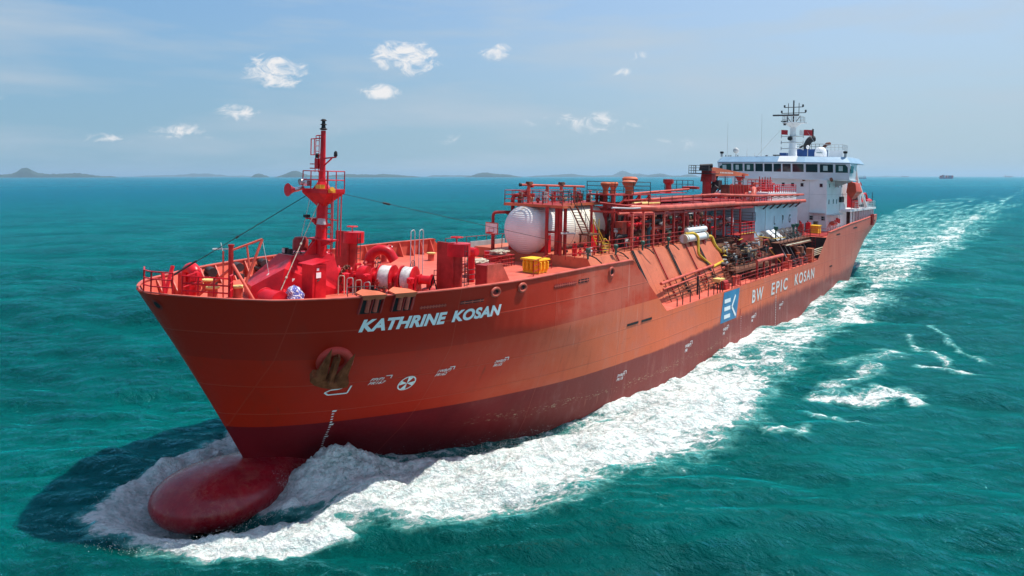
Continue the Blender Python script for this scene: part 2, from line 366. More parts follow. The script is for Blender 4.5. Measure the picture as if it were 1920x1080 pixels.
    def rail(s, pts, h=1.05, sp=1.5, r=.03, rows=3, r2=None):
        P = [Vector(p) for p in pts]
        for a, b in zip(P[:-1], P[1:]):
            n = max(1, round((b - a).length / sp))
            for i in range(n + 1):
                p = a.lerp(b, i / n); s.cyl(p, p + Vector((0, 0, h)), r, n=5, caps=False)
            for k in range(rows):
                z = Vector((0, 0, h * (k + 1) / rows)); s.cyl(a + z, b + z, r2 or r * .9, n=5, caps=False)
        return s
    def ladder(s, a, b, side, w=.4, sp=.3, r=.022):
        a = Vector(a); b = Vector(b); sd = Vector(side).normalized() * (w / 2)
        s.cyl(a - sd, b - sd, r, n=5); s.cyl(a + sd, b + sd, r, n=5)
        n = int((b - a).length / sp)
        for i in range(1, n): p = a.lerp(b, i / n); s.cyl(p - sd, p + sd, r * .8, n=4, caps=False)
        return s
    def wheel(s, c, R_, axis='z', r=.03):
        s.torus(c, R_, r, axis, 14, 5)
        for k in range(3):
            a = math.pi * k / 3; p, q = R_ * math.cos(a), R_ * math.sin(a)
            d = {'z': Vector((p, q, 0)), 'y': Vector((p, 0, q)), 'x': Vector((0, p, q))}[axis]
            s.cyl(Vector(c) - d, Vector(c) + d, r * .8, n=4)
        return s

def mesh_obj(name, verts, faces, mat, smooth=None):
    me = bpy.data.meshes.new(name); me.from_pydata([tuple(v) for v in verts], [], faces); me.update()
    bm = bmesh.new(); bm.from_mesh(me); bmesh.ops.recalc_face_normals(bm, faces=bm.faces); bm.to_mesh(me); bm.free()
    if mat: me.materials.append(mat)
    if smooth is not None:
        me.polygons.foreach_set('use_smooth', [True] * len(me.polygons)); me.set_sharp_from_angle(angle=R(smooth))
    o = bpy.data.objects.new(name, me); scene.collection.objects.link(o); return o

def part(name, mb, mat, parent, smooth=35, label=None, kind=None):
    """mesh given in ship coordinates, parented (at any depth) under the ship's Empty"""
    o = mesh_obj(name, [(x - X0, y, z) for x, y, z in mb.v], mb.f, mat, smooth)
    o.parent = parent
    if label: o['label'] = label
    if kind: o['kind'] = kind
    return o
def tag(o, label=None, cat=None, group=None, kind=None):
    for k, q in (('label', label), ('category', cat), ('group', group), ('kind', kind)):
        if q: o[k] = q
    return o
def thing(name, label, cat, base, group=None):
    """a loose thing standing on the ship: Empty at its base, axes of the ship"""
    o = bpy.data.objects.new(name, None); scene.collection.objects.link(o)
    o.matrix_world = SHIP_M @ Matrix.Translation((base[0] - X0, base[1], base[2])); o.empty_display_size = .3
    o['_b'] = base; return tag(o, label, cat, group)
def tpart(name, mb, mat, th, smooth=35, label=None, root=None):
    b = (root or th)['_b']
    o = mesh_obj(name, [(x - b[0], y - b[1], z - b[2]) for x, y, z in mb.v], mb.f, mat, smooth); o.parent = th
    if label: o['label'] = label
    return o
def solo(name, mb, mat, label, cat, base, group=None, smooth=35):
    o = mesh_obj(name, [(x - base[0], y - base[1], z - base[2]) for x, y, z in mb.v], mb.f, mat, smooth)
    o.matrix_world = SHIP_M @ Matrix.Translation((base[0] - X0, base[1], base[2]))
    return tag(o, label, cat, group)
# ------------------------------------------------------------------ hull form
def pchip(xs, ys):
    xs = np.array(xs, float); ys = np.array(ys, float); h = np.diff(xs); d = np.diff(ys) / h; m = np.zeros_like(xs)
    m[0] = d[0]; m[-1] = d[-1]
    for i in range(1, len(xs) - 1):
        m[i] = 0 if d[i - 1] * d[i] <= 0 else 3 * (h[i - 1] + h[i]) / ((2 * h[i] + h[i - 1]) / d[i - 1] + (h[i] + 2 * h[i - 1]) / d[i])
    def f(x):
        x = min(max(x, xs[0]), xs[-1]); i = min(int(np.searchsorted(xs, x, side='right')) - 1, len(xs) - 2)
        t = (x - xs[i]) / h[i]
        return ((2 * t**3 - 3 * t**2 + 1) * ys[i] + (t**3 - 2 * t**2 + t) * h[i] * m[i] + (-2 * t**3 + 3 * t**2) * ys[i + 1] + (t**3 - t**2) * h[i] * m[i + 1])
    return f
stem_f = pchip([-5, -.5, 2.4, 6.2, 9.3], [-7.2, -5.15, -3.6, -1.5, .36])
LV = [(-5, [(0, 0), (6, .4), (14, 3.4), (22, 6.6), (30, 8.3), (45, 8.9)]),
      (-.6, [(0, 0), (.1, .12), (1, .35), (3.3, 1.1), (5.7, 2.4), (8.2, 4.0), (10.9, 5.5), (14.1, 6.9), (18.5, 8.0), (23.7, 8.8), (34, 9.3)]),
      (2.4, [(0, 0), (.1, .3), (.4, .75), (.8, 1.25), (1.75, 2.15), (5.4, 4.4), (11.2, 6.8), (19, 8.6), (27.5, 9.3)]),
      (6.2, [(0, 0), (.06, .4), (.3, 1.0), (.7, 1.85), (1.1, 2.55), (2.1, 3.9), (4.8, 5.95), (8, 7.4), (10.6, 8.15), (15.5, 8.95), (20, 9.2), (26, 9.3)]),
      (9.3, [(0, 0), (.06, .5), (.35, 1.35), (.7, 2.05), (1.3, 3.1), (2.8, 4.75), (4.6, 6.05), (6.1, 6.85), (9, 7.95), (12.3, 8.65), (16.3, 9.0), (21, 9.17), (27, 9.3)])]
LVF = [(z, pchip([a for a, b in t], [b for a, b in t])) for z, t in LV]
_hb = {}
def hb(x, z):
    """half breadth of the hull at station x, height z"""
    z = min(max(z, -5), 9.4); key = (round(x, 3), round(z, 3))
    if key in _hb: return _hb[key]
    o = stem_f(z) - x
    if o <= 0: return 0.
    vals = [f(o) for _, f in LVF]
    if z >= 6.2: b = vals[3] + (vals[4] - vals[3]) * (z - 6.2) / 3.1
    else: b = pchip([l[0] for l in LV[:4]], vals[:4])(z)
    if x < -84:
        t = min(1, (-84 - x) / 33)
        top = 1 - .15 * t**3; mid = 1 - .50 * t**2.6; low = 1 - .97 * t**2.0
        k = pchip([-5, 0, 4.5, 8.5, 9.4], [1 - t**1.3 * .99, low, mid, top, top])(z); b *= k
    _hb[key] = b; return b
def ztop(x):
    return float(np.interp(-x, [-1, .8, 3, 16, 22, 26.9, 32.2, 73.4, 78.3, 92, 109, 117.5], [9.27, 9.22, 9.08, 9.1, 9.2, 9.22, 5.10, 5.26, 8.3, 8.95, 9.38, 9.32]))

ship = bpy.data.objects.new('gas_tanker', None); scene.collection.objects.link(ship)
ship.matrix_world = SHIP_M.copy()
tag(ship, 'red gas tanker ship with white bridge house, seen from its port bow', 'ship')

offs = [0, .03, .07, .13, .22, .35, .5, .7, .95, 1.3, 1.7, 2.1, 2.6] + list(np.arange(3.1, 26.9, .5)) + [27.2] + list(np.arange(28, 32.3, .9)) + [32.5] + \
       list(np.arange(33.5, 73, 1.5)) + [73.7, 75.2, 77, 78.6] + list(np.arange(80, 117.1, 1.0)) + [117.5]
zlow = [-4.5, -3, -1.6, -.6, .3, 1.2, 2.0, 2.8, 3.6, 4.4, 5.0]; fr = [.145, .29, .43, .57, .72, .86, 1]
def station(o, z):
    w = max(0, 1 - o / 30) ** 1.5
    x = -o + stem_f(z) * w + .3 * (1 - w)
    if o > 108: x += (9 - min(z, 9)) * .42 * ((o - 108) / 9.5) ** 2    # raked stern
    return x
def hull_mesh():
    mb = MB(); cols = []
    for o in offs:
        zt = ztop(.3 - o); zs = zlow + [5 + (zt - 5) * q for q in fr]; col = []
        for z in zs:
            x = station(o, z); col.append((x, hb(x, z), z))
        cols.append(col)
    n = len(cols[0]); m = len(cols)
    vs = [p for c in cols for p in c] + [(x, -y, z) for c in cols for (x, y, z) in c]
    fs = []
    for i in range(m - 1):
        for j in range(n - 1):
            a, b, c, d = i * n + j, (i + 1) * n + j, (i + 1) * n + j + 1, i * n + j + 1
            fs.append((a, b, c, d)); k = m * n; fs.append((a + k, d + k, c + k, b + k))
    for j in range(n - 1):                                             # transom
        a = (m - 1) * n + j; k = m * n; fs.append((a, a + k, a + k + 1, a + 1))
    mb.add(vs, fs)
    me = bpy.data.meshes.new('hull'); me.from_pydata([(x - X0, y, z) for x, y, z in mb.v], [], mb.f)
    bm = bmesh.new(); bm.from_mesh(me); bmesh.ops.remove_doubles(bm, verts=bm.verts, dist=.004); bmesh.ops.recalc_face_normals(bm, faces=bm.faces); bm.to_mesh(me); bm.free()
    me.materials.append(M_HULL); me.polygons.foreach_set('use_smooth', [True] * len(me.polygons)); me.set_sharp_from_angle(angle=R(25))
    o = bpy.data.objects.new('hull', me); scene.collection.objects.link(o); o.parent = ship; return o
hull = hull_mesh()

# bulbous bow
mb = MB(); ring = 32; prof = []
for i in range(15): a = math.pi / 2 * i / 14; prof.append((-.38 - 2.97 * (1 - math.cos(a)), 2.67 * math.sin(a), 1.28 * math.sin(a)))
for x, w, h in ((-4.2, 2.58, 1.27), (-5.0, 2.33, 1.25), (-5.8, 1.95, 1.22), (-6.8, 1.5, 1.18), (-8, 1.2, 1.1), (-10, 1.0, .95), (-13, .7, .6)): prof.append((x, w, h))
vs = [(x, -.06 + w * math.cos(2 * math.pi * q / ring), -.74 - .03 * max(0, -x - 5) + h * math.sin(2 * math.pi * q / ring) * (1.0 if q <= ring // 2 else 1.1)) for x, w, h in prof for q in range(ring)]
fs = [(j * ring + k, j * ring + (k + 1) % ring, (j + 1) * ring + (k + 1) % ring, (j + 1) * ring + k) for j in range(len(prof) - 1) for k in range(ring)]
mb.add(vs, fs); part('bulbous_bow', mb, M_BULB, ship, 60)

# inner bulwark, rail, stays
def bulwark(x_from, x_to, zdeck, s, step=.6, t=.14):
    mb = MB(); rl = MB()
    xs_ = list(np.arange(x_from, x_to - .01, -step)) + [x_to]
    for _ in (0,):
        for a, b in zip(xs_[:-1], xs_[1:]):
            q = []
            for x in (a, b):
                zt = ztop(x) - .02; y = hb(x, zt) ; y2 = hb(x, zdeck)
                q.append((x, zt, y * s, max(0, y - t) * s, max(0, min(y, y2) - t) * s))
            (xa, za, ya, yia, yda), (xb, zb_, yb, yib, ydb) = q
            if hb(xa, zdeck) > .35: mb.add([(xa, yia, za), (xb, yib, zb_), (xb, ydb, zdeck), (xa, yda, zdeck)], [(0, 1, 2, 3)])
            w = .10
            rl.add([(xa, ya + .06 * s, za + .02), (xb, yb + .06 * s, zb_ + .02), (xb, yib - w * s, zb_ + .02), (xa, yia - w * s, za + .02),
                    (xa, ya + .06 * s, za + .07), (xb, yb + .06 * s, zb_ + .07), (xb, yib - w * s, zb_ + .07), (xa, yia - w * s, za + .07)],
                   [(0, 1, 2, 3), (4, 5, 6, 7), (0, 1, 5, 4), (3, 2, 6, 7), (0, 3, 7, 4), (1, 2, 6, 5)])
    return mb, rl
for s in (1, -1):
    a, b = bulwark(.3, -27.0, 8.1, s, .45); part('bulwark', a, M_DECK, ship); part('bulwark_rail', b, M_PIPE, ship)
    a, b = bulwark(-79, -117, 7.7, s); part('bulwark', a, M_DRED, ship); part('bulwark_rail', b, M_PIPE, ship)
for s in (-1, 1):
    for k, x in enumerate(np.arange(-2.2, -26.5, -1.15 if s < 0 else -2.3)):
        zt = ztop(x) - .03; y = hb(x, zt) - .13; yd = hb(x, 8.1) - .13
        m = MB(); m.prism([(s * y, zt), (s * (y - .12), zt), (s * (min(y, yd) - .62), 8.1), (s * min(y, yd), 8.1)], 0, x - .03, x + .03)
        part('bulwark_stay', m, M_PIPE, hull)

def deck(name, xa, xb, z, mat, step=1., inset=.12, parent=None, notch=None):
    mb = MB(); xs_ = list(np.arange(xa, xb, -step)) + [xb]
    for a, b in zip(xs_[:-1], xs_[1:]):
        ya, yb = max(0.02, hb(a, z) - inset), max(0.02, hb(b, z) - inset)
        mb.add([(a, -ya, z), (a, ya, z), (b, yb, z), (b, -yb, z)], [(0, 1, 2, 3)])
    return part(name, mb, mat, parent or ship)
deck('forecastle_deck', -.7, -27.6, 8.1, M_DECK, .6)
deck('main_deck', -27.6, -79, 5.02, M_DECK, 1.5, .0)
deck('poop_deck', -78.3, -117, 7.7, M_DECK, 1.0, .1)
mb = MB(); mb.box(-27.6, -27.5, -9.1, 9.1, 5.03, 8.08); part('forecastle_bulkhead', mb, M_DRED, ship)
mb = MB(); mb.box(-78.6, -78.5, -9.1, 9.1, 5.03, 7.68); part('poop_bulkhead', mb, M_DARK, ship)
for x in (-78.4,):
    for y in (7.6, 5.9, 4.2):
        m = MB(); m.ladder((x + .1, y, 5.05), (x + .1, y, 7.7), (0, 1, 0)); part('bulkhead_ladder', m, M_DRED, ship)

# cargo trunk with sloping sides
mb = MB(); mb.prism([(-7.5, 5.03), (7.5, 5.03), (5.3, 8.9), (-5.3, 8.9)], 0, -27.62, -50.5); trunk = part('cargo_trunk', mb, M_TRUNK, ship, None)
mb = MB(); mb.prism([(-6.6, 5.03), (6.2, 5.03), (5.0, 8.1), (-5.0, 8.1)], 0, -50.52, -78.5); trunk2 = part('cargo_trunk', mb, M_BROWN, ship, None, 'aft part of the cargo trunk, shade put into its dark brown')  # dark brown stands in for the shade beneath walkway and ribs
for k in range(6):
    x = -31.5 - k * 3.1 + (.4 if k % 2 else 0)
    m = MB(); dy = .06; dz = .035
    for w in (0, .22) if k % 2 else (0,):
        m.quadbar((x + w, 5.36, 9.0), (x + w + (.0), 7.52, 5.2), .09)
    part('trunk_conduit', m, M_DARK if k % 2 else M_DRED, trunk)
for k in range(7):
    x = -68.2 - k * 1.5
    m = MB(); m.prism([(6.2, 5.04), (7.6, 5.04), (6.1, 7.75), (5.1, 8.1)], 0, x, x - .07); part('trunk_rib', m, M_DARK, trunk2)
    m = MB(); m.quadbar((x - .03, 7.64, 5.04), (x - .03, 6.14, 7.75), .09, .07); part('rib_flange', m, M_GREY, trunk2)

# ------------------------------------------------------------------ hull markings: surface-conforming
def hull_pt(x, z, off=.03): return (x, hb(x, z) + off, z)
def stroke_on_hull(mb, pts, w, off=.03, seg=.12):
    """pts: list of (x, z); ribbon of width w"""
    for (xa, za), (xb, zb_) in zip(pts[:-1], pts[1:]):
        L = math.hypot(xb - xa, zb_ - za)
        if L < 1e-6: continue
        n = max(1, int(L / seg)); nx, nz = -(zb_ - za) / L * w / 2, (xb - xa) / L * w / 2
        for i in range(n):
            t0, t1 = i / n, (i + 1) / n; p0 = (xa + (xb - xa) * t0, za + (zb_ - za) * t0); p1 = (xa + (xb - xa) * t1, za + (zb_ - za) * t1)
            mb.add([hull_pt(p0[0] + nx, p0[1] + nz, off), hull_pt(p1[0] + nx, p1[1] + nz, off), hull_pt(p1[0] - nx, p1[1] - nz, off), hull_pt(p0[0] - nx, p0[1] - nz, off)], [(0, 1, 2, 3)])
def text_on_hull(name, txt, x0, z0, height, length, bold, mat, shear=0, off=.03, slope=0, spacing=1.0, pieces=None):
    cu = bpy.data.curves.new('t', 'FONT'); cu.body = txt; cu.size = 1; cu.offset = bold; cu.shear = shear; cu.space_character = spacing
    to = bpy.data.objects.new('t', cu); scene.collection.objects.link(to)
    bpy.context.view_layer.update(); dg = bpy.context.evaluated_depsgraph_get()
    me = bpy.data.meshes.new_from_object(to.evaluated_get(dg)); bpy.data.objects.remove(to)
    bm = bmesh.new(); bm.from_mesh(me)
    xs_ = [v.co.x for v in bm.verts]; ys_ = [v.co.y for v in bm.verts]; ax, bx, ay, by = min(xs_), max(xs_), min(ys_), max(ys_)
    for v in bm.verts: v.co.x = (v.co.x - ax) / (bx - ax) * length; v.co.y = (v.co.y - ay) / (by - ay) * height; v.co.z = 0
    bmesh.ops.triangulate(bm, faces=bm.faces)
    for _ in range(3):
        es = [e for e in bm.edges if e.calc_length() > .22]
        if not es: break
        bmesh.ops.subdivide_edges(bm, edges=es, cuts=1); bmesh.ops.triangulate(bm, faces=bm.faces)
    for v in bm.verts:
        u, w = v.co.x, v.co.y; x = x0 - u; z = z0 + w + slope * u; p = hull_pt(x, z, off); v.co = Vector((p[0] - X0, p[1], p[2]))
    bm.normal_update()
    for f in bm.faces:
        if f.normal.y < 0: f.normal_flip()
    m2 = bpy.data.meshes.new(name); bm.to_mesh(m2); bm.free(); m2.materials.append(mat)
    o = bpy.data.objects.new(name, m2); scene.collection.objects.link(o); o.parent = hull; return o

text_on_hull('name_lettering', 'KATHRINE', -6.28, 7.43, .60, 4.05, .045, M_LETTER, .16, .04, 0, 1.02); text_on_hull('name_lettering', 'KOSAN', -10.66, 7.45, .58, 3.05, .045, M_LETTER, .16, .04, 0, 1.05)
for w_, xa_, xb_, z_ in (('BW', -50.35, -53.6, 3.2), ('EPIC', -56.0, -61.5, 3.24), ('KOSAN', -64.0, -72.0, 3.3)): text_on_hull('company_lettering', w_, xa_, z_, 1.22, xa_ - xb_, .022, M_LETTER2, .1, .03, .004, 1.3)
mb = MB(); nx_, nz_ = 14, 14                                           # blue emblem flag, slanting
for i in range(nx_):
    for j in range(nz_):
        q = []
        for (ii, jj) in ((i, j), (i + 1, j), (i + 1, j + 1), (i, j + 1)):
            v = jj / nz_; z = 2.5 + (5.06 - 2.5) * v; x = -42.55 - .75 * v - (3.78) * ii / nx_; q.append(hull_pt(x, z, .025))
        mb.add(q, [(0, 1, 2, 3)])
part('emblem_panel', mb, M_EMBLEM, hull)
mb = MB()
for z in (2.95, 3.62, 4.28): stroke_on_hull(mb, [(-43.35 - .05 * (z - 3), z), (-44.75 - .05 * (z - 3), z)], .34, .045)
stroke_on_hull(mb, [(-46.0, 4.55), (-45.15, 3.62)], .26, .045); stroke_on_hull(mb, [(-45.15, 3.62), (-46.1, 2.72)], .26, .05)
part('emblem_mark', mb, M_LETTER, hull)

def ring_pts(cx, cz, rx, rz, n=28): return [(cx + rx * math.cos(2 * math.pi * k / n), cz + rz * math.sin(2 * math.pi * k / n)) for k in range(n + 1)]
# bow thruster mark: circle with four blades
mb = MB(); cx, cz, rr = -9.6, 4.33, .38
stroke_on_hull(mb, ring_pts(cx, cz, rr, rr), .055)
for k in range(4):
    a = math.pi / 4 * 0 + math.pi / 2 * k + .15
    tri = [(cx, cz), (cx + .36 * math.cos(a - .36), cz + .36 * math.sin(a - .36)), (cx + .36 * math.cos(a + .36), cz + .36 * math.sin(a + .36))]
    mb.add([hull_pt(x, z, .035) for x, z in tri], [(0, 1, 2)])
part('thruster_mark', mb, M_LETTER, hull)
# bulb mark
mb = MB(); bx_, bz_ = -6.1, 4.15
stroke_on_hull(mb, [(bx_ - .95, bz_ + .42), (bx_ - .95, bz_), (bx_ - .2, bz_ - .02), (bx_ - .02, bz_ + .12), (bx_ - .2, bz_ + .26), (bx_ - .5, bz_ + .28), (bx_ - .62, bz_ + .34), (bx_ - .35, bz_ + .46), (bx_ - .6, bz_ + .46)], .065)
part('bulb_mark', mb, M_LETTER, hull)
def frame_mark(x, z, l1, l2, s=.17):
    a = text_on_hull('frame_mark', l1 + '\n' + l2, x, z, s * 2.2, s * 4.4, .01, M_LETTER, .3)
    mb = MB(); stroke_on_hull(mb, [(x - s * 3.6, z + s * 2.6), (x - s * 5.2, z + s * 2.6), (x - s * 5.2, z + s * 1.6)], .04); part('frame_corner', mb, M_LETTER, hull)
frame_mark(-7.75, 4.5, 'FP(P)', 'FR167'); frame_mark(-10.9, 4.5, '1WB(P)', 'FR162'); frame_mark(-14.3, 4.45, '2WB(P)', 'FR155')
frame_mark(-25.9, 1.3, '3WB(P)', 'FR118', .2)
for x in (-35.5, -43.2, -50.3, -58.7): frame_mark(x, 1.45, 'WB(P)', 'FR', .26)
for x, h in ((-28.6, 4.2), (-24.6, 4.2)): pass
# draught marks forward and amidships
mb = MB()
for k in range(20):
    z = 3.1 - k * .175; x = float(np.interp(-z, [-3.1, -1.28, .3], [-6.93, -7.54, -8.24])); w = .09 if k % 5 else .17
    stroke_on_hull(mb, [(x, z), (x - w, z)], .07 if k % 5 else .1)
part('draught_marks', mb, M_LETTER, hull)
mb = MB()
for k in range(18): stroke_on_hull(mb, [(-57.5, 3.0 - k * .17), (-57.62, 3.0 - k * .17)], .08)
part('draught_marks', mb, M_LETTER, hull)
mb = MB()
for k in range(13): stroke_on_hull(mb, [(-47.5 , 2.4 - k * .2), (-47.58, 2.4 - k * .2)], .07)
part('draught_marks', mb, M_LETTER, hull)

# oval fairleads, freeing slots, roller openings
def oval(x, z, rx, rz):
    m = MB(); n = 20; y = hb(x, z)
    P = [(x + rx * math.cos(2 * math.pi * k / n), z + rz * math.sin(2 * math.pi * k / n)) for k in range(n)]
    m.tube([(px, hb(px, pz) + .03, pz) for px, pz in P] + [(P[0][0], hb(*P[0]) + .03, P[0][1])], .075, 8)
    o = part('oval_fairlead', m, M_PIPE, hull)
    m = MB(); m.add([(px * .98 + x * .02, hb(px, pz) + .012, pz) for px, pz in P], [tuple(range(n))]); part('fairlead_hole', m, M_DRED, hull)
    m = MB(); m.add([(x + (px - x) * .55 - .08, hb(px, pz) + .02, z + (pz - z) * .6 - .03) for px, pz in P], [tuple(range(n))]); part('fairlead_throat', m, M_BLACK, hull)
oval(-13.2, 8.71, .28, .20); oval(-15.2, 8.73, .28, .20); oval(-24.1, 8.72, .26, .26)
def x_of(y, z):                                                        # station where the bow reaches half breadth y
    lo, hi = -4., stem_f(z)
    for _ in range(30):
        md = (lo + hi) / 2
        if hb(md, z) > y: lo = md
        else: hi = md
    return lo
for nm, rr_, mt, of in (('bow_fairlead', .24, M_DRED, .02), ('fairlead_throat', .15, M_BLACK, .035)):
    m = MB(); P = []
    for k in range(20):
        a = 2 * math.pi * k / 20; y, z = .62 + rr_ * math.cos(a), 8.74 + rr_ * math.sin(a); P.append((x_of(y, z) + of, y + of, z - of * .3))
    P.append((x_of(.62, 8.74) + of, .62 + of, 8.74)); m.add(P, [(k, (k + 1) % 20, 20) for k in range(20)]); part(nm, m, mt, hull)
def slot(x0, x1, z, h, mat=M_BLACK, bars=0):
    m = MB(); stroke_on_hull(m, [(x0, z), (x1, z)], h, .02); part('freeing_slot', m, mat, hull)
    if bars:
        b = MB()
        for k in range(bars):
            xx = x0 + (x1 - x0) * (k + .5) / bars; stroke_on_hull(b, [(xx, z - h / 2), (xx, z + h / 2)], .05, .04)
        stroke_on_hull(b, [(x0, z), (x1, z)], .05, .04); part('slot_grille', b, M_PIPE, hull)
slot(-8.8, -10.2, 8.37, .16, M_DRED, 9); slot(-11.0, -12.45, 8.38, .15, M_BLACK, 3); slot(-18.0, -20.2, 8.48, .2, M_DRED, 10); slot(-20.4, -21.5, 8.51, .2, M_BLACK, 3)
slot(-26.4, -27.9, 4.96, .16); slot(-28.3, -29.8, 4.94, .16)
slot(-82.5, -84.5, 7.85, .17); slot(-92.5, -95, 8.25, .2); slot(-110, -113, 8.5, .25); slot(-79.2, -80.6, 4.0, .16, M_BLACK)
m = MB(); stroke_on_hull(m, [(-80, 4.0), (-80, 1.1)], .1, .03); stroke_on_hull(m, [(-79.3, 4.0), (-79.3, 1.1)], .06, .03); part('rust_streak_bar', m, M_DRED, hull)
m = MB(); stroke_on_hull(m, [(-47.35, 3.1), (-47.3, 2.6)], .12, .05); stroke_on_hull(m, [(-47.4, 2.7), (-47.5, .2)], .05, .05); part('discharge_pipe', m, M_DRED, hull)
for x in (-107, -108.4):
    m = MB(); m.box(x, x - .25, hb(x, 8.5) - .1, hb(x, 8.5) + .25, 8.0, 9.7); part('stern_fender', m, M_DRED, hull)

# two roller fairleads cut into the bulwark, with hoods
for x in (-6.5, -7.9):
    h = MB(); w = .44
    y0 = hb(x + w, 9.1); y1 = hb(x - w, 9.1); s_ = (y1 - y0)
    def at(xx, zz, off): return (xx, hb(xx, min(zz, 9.1)) + off, zz)
    # dark recess
    m = MB(); stroke_on_hull(m, [(x + w, 8.68), (x - w, 8.68)], .74, .02); part('fairlead_recess', m, M_BLACK, hull)
    # hood: flat hexagon plate lapping over the rail
    top = [at(x + w + .08, 9.2, .18), at(x - w - .08, 9.2, .18), at(x - w - .05, 9.28, -.35), at(x, 9.36, -.75), at(x + w + .05, 9.28, -.35)]
    low = [(a_, b_, c_ - .06) for a_, b_, c_ in top]
    h.add(top + low, [(0, 1, 2, 3, 4), (9, 8, 7, 6, 5)] + [(i, (i + 1) % 5, 5 + (i + 1) % 5, 5 + i) for i in range(5)])
    lip = [at(x + w + .08, 9.2, .19), at(x - w - .08, 9.2, .19), at(x - w - .02, 9.0, .16), at(x - w * .4, 8.96, .16), at(x, 9.02, .16), at(x + w * .4, 8.96, .16), at(x + w + .02, 9.0, .16)]
    h.add(lip, [tuple(range(7))])
    fl = part('roller_fairlead', h, M_ORANGE, hull)
    for dx in (.14, -.2):
        r_ = MB(); p = at(x + dx, 8.4, .08); q = at(x + dx, 9.0, .06); r_.cyl(p, q, .10, n=12); part('vertical_roller', r_, M_PIPE, hull)
    for dx in (w + .02, -w - .02, .0):
        r_ = MB(); p = at(x + dx, 8.33, .05); q = at(x + dx, 9.1, .08); r_.quadbar(p, q, .07, .12); part('roller_frame', r_, M_DRED, hull)

# anchor recess (bolster) and hanging anchor
ax_, az_ = -5.78, 6.02; ay_ = hb(ax_, az_)
nrm = Vector((hb(ax_ - .4, az_) - hb(ax_ + .4, az_), .8, (hb(ax_, az_ - .4) - hb(ax_, az_ + .4)))).normalized()
tu = Vector((0, 0, 1)); tu = (tu - nrm * tu.dot(nrm)).normalized(); tr_ = tu.cross(nrm)
def fr_pt(u, v, w, t=0.): return Vector((ax_, ay_, az_)) + tr_ * u + tu * v + nrm * w
mb = MB(); n = 28; prof = [(.84, -.35), (.84, .02), (.78, .12), (.66, .17), (.52, .12), (.42, .0), (.36, -.2)]
vs = [fr_pt(r_ * math.cos(2 * math.pi * k / n), r_ * math.sin(2 * math.pi * k / n) * 1.0, h_) for r_, h_ in prof for k in range(n)]
fs = [(j * n + k, j * n + (k + 1) % n, (j + 1) * n + (k + 1) % n, (j + 1) * n + k) for j in range(len(prof) - 1) for k in range(n)]
mb.add(vs, fs); part('anchor_bolster', mb, M_BOLSTER, hull, 60)
_fp = fr_pt
def fr_pt(u, v, w):                                                    # the anchor hangs canted in its recess
    ca, sa = math.cos(.26), math.sin(.26); u, v = u * .88 - .05, v * .95 + .12
    return _fp(u * ca + v * sa, -u * sa + v * ca, w)
anc = thing('anchor', 'dark rusted anchor hanging in its recess on the red bow', 'anchor', tuple(fr_pt(0, -.7, .4)))
def P3(mbv, pts_uvw_poly, w0, w1):
    n = len(pts_uvw_poly); vs = [fr_pt(u, v, w0(u, v) if callable(w0) else w0) for u, v in pts_uvw_poly] + [fr_pt(u, v, w1(u, v) if callable(w1) else w1) for u, v in pts_uvw_poly]
    mbv.add(vs, [tuple(range(n))[::-1], tuple(range(n, 2 * n))] + [(i, (i + 1) % n, n + (i + 1) % n, n + i) for i in range(n)])
m = MB(); m.quadbar(fr_pt(0, .35, .2), fr_pt(0, -.9, .62), .22, .24); tpart('shank', m, M_ANCHOR, anc)
crown = MB(); P3(crown, [(-.95, -.62), (-.62, -.52), (-.3, -.75), (.3, -.78), (.62, -.55), (.95, -.66), (.98, -.98), (.6, -1.14), (.2, -1.22), (-.3, -1.2), (-.7, -1.1), (-1.0, -.9)], .18, .66); tpart('crown', crown, M_ANCHOR, anc)
for s in (-1, 1):
    f = MB()
    secs = [(.50, -.95, .34, .24), (.54, -.5, .30, .22), (.56, -.1, .23, .17), (.58, .35, .16, .12), (.60, .75, .09, .08), (.62, 1.12, .012, .015)]
    vs = []; k8 = 8
    for (u, v, rw, rd) in secs:
        for q in range(k8):
            a = 2 * math.pi * q / k8; vs.append(fr_pt(s * u + rw * math.cos(a), v + (.1 if s < 0 else 0), .44 + rd * math.sin(a) + .06 * (v + 1)))
    fs = [(j * k8 + k, j * k8 + (k + 1) % k8, (j + 1) * k8 + (k + 1) % k8, (j + 1) * k8 + k) for j in range(5) for k in range(k8)] + [tuple(range(k8))]
    f.add(vs, fs); tpart('fluke', f, M_ANCHOR, anc)
m = MB(); m.torus(fr_pt(0, .38, .2), .14, .04, 'x', 14, 6); tpart('shackle', m, M_ANCHOR, anc)
# ------------------------------------------------------------------ small helpers
def pt(name, parent, mat, fn, smooth=35, label=None):
    m = MB(); fn(m); return part(name, m, mat, parent, smooth, label)

# ================================================================== FOREDECK
ZD = 8.1
# bow rails and steps
for pts in ([(-.35, 1.35), (.1, .35), (.1, -.35), (-.35, -1.35)],):
    pt('bow_rail', ship, M_RED, lambda m: m.rail([(x, y, 9.2) for x, y in pts], .95, .75, .035, 3))
pt('bow_rail', ship, M_RED, lambda m: (m.rail([(-.6, 1.7, 9.1), (-1.9, 3.2, 9.0)], .95, .7, .04, 3), m.rail([(-.6, 1.7, 9.1), (-1.6, .9, 9.1)], .9, .7, .035, 2)))
pt('bow_rail', ship, M_RED, lambda m: m.rail([(-1.9, 3.2, 9.1), (-2.6, 2.2, 9.0)], .95, .7, .04, 3)); pt('bow_post', ship, M_RED, lambda m: m.quadbar((-1.2, -1.5, 8.1), (-1.9, -1.9, 10.0), .14, .1)); pt('bow_post', ship, M_RED, lambda m: m.quadbar((-1.2, -1.0, 8.1), (-1.2, -1.4, 9.8), .12))
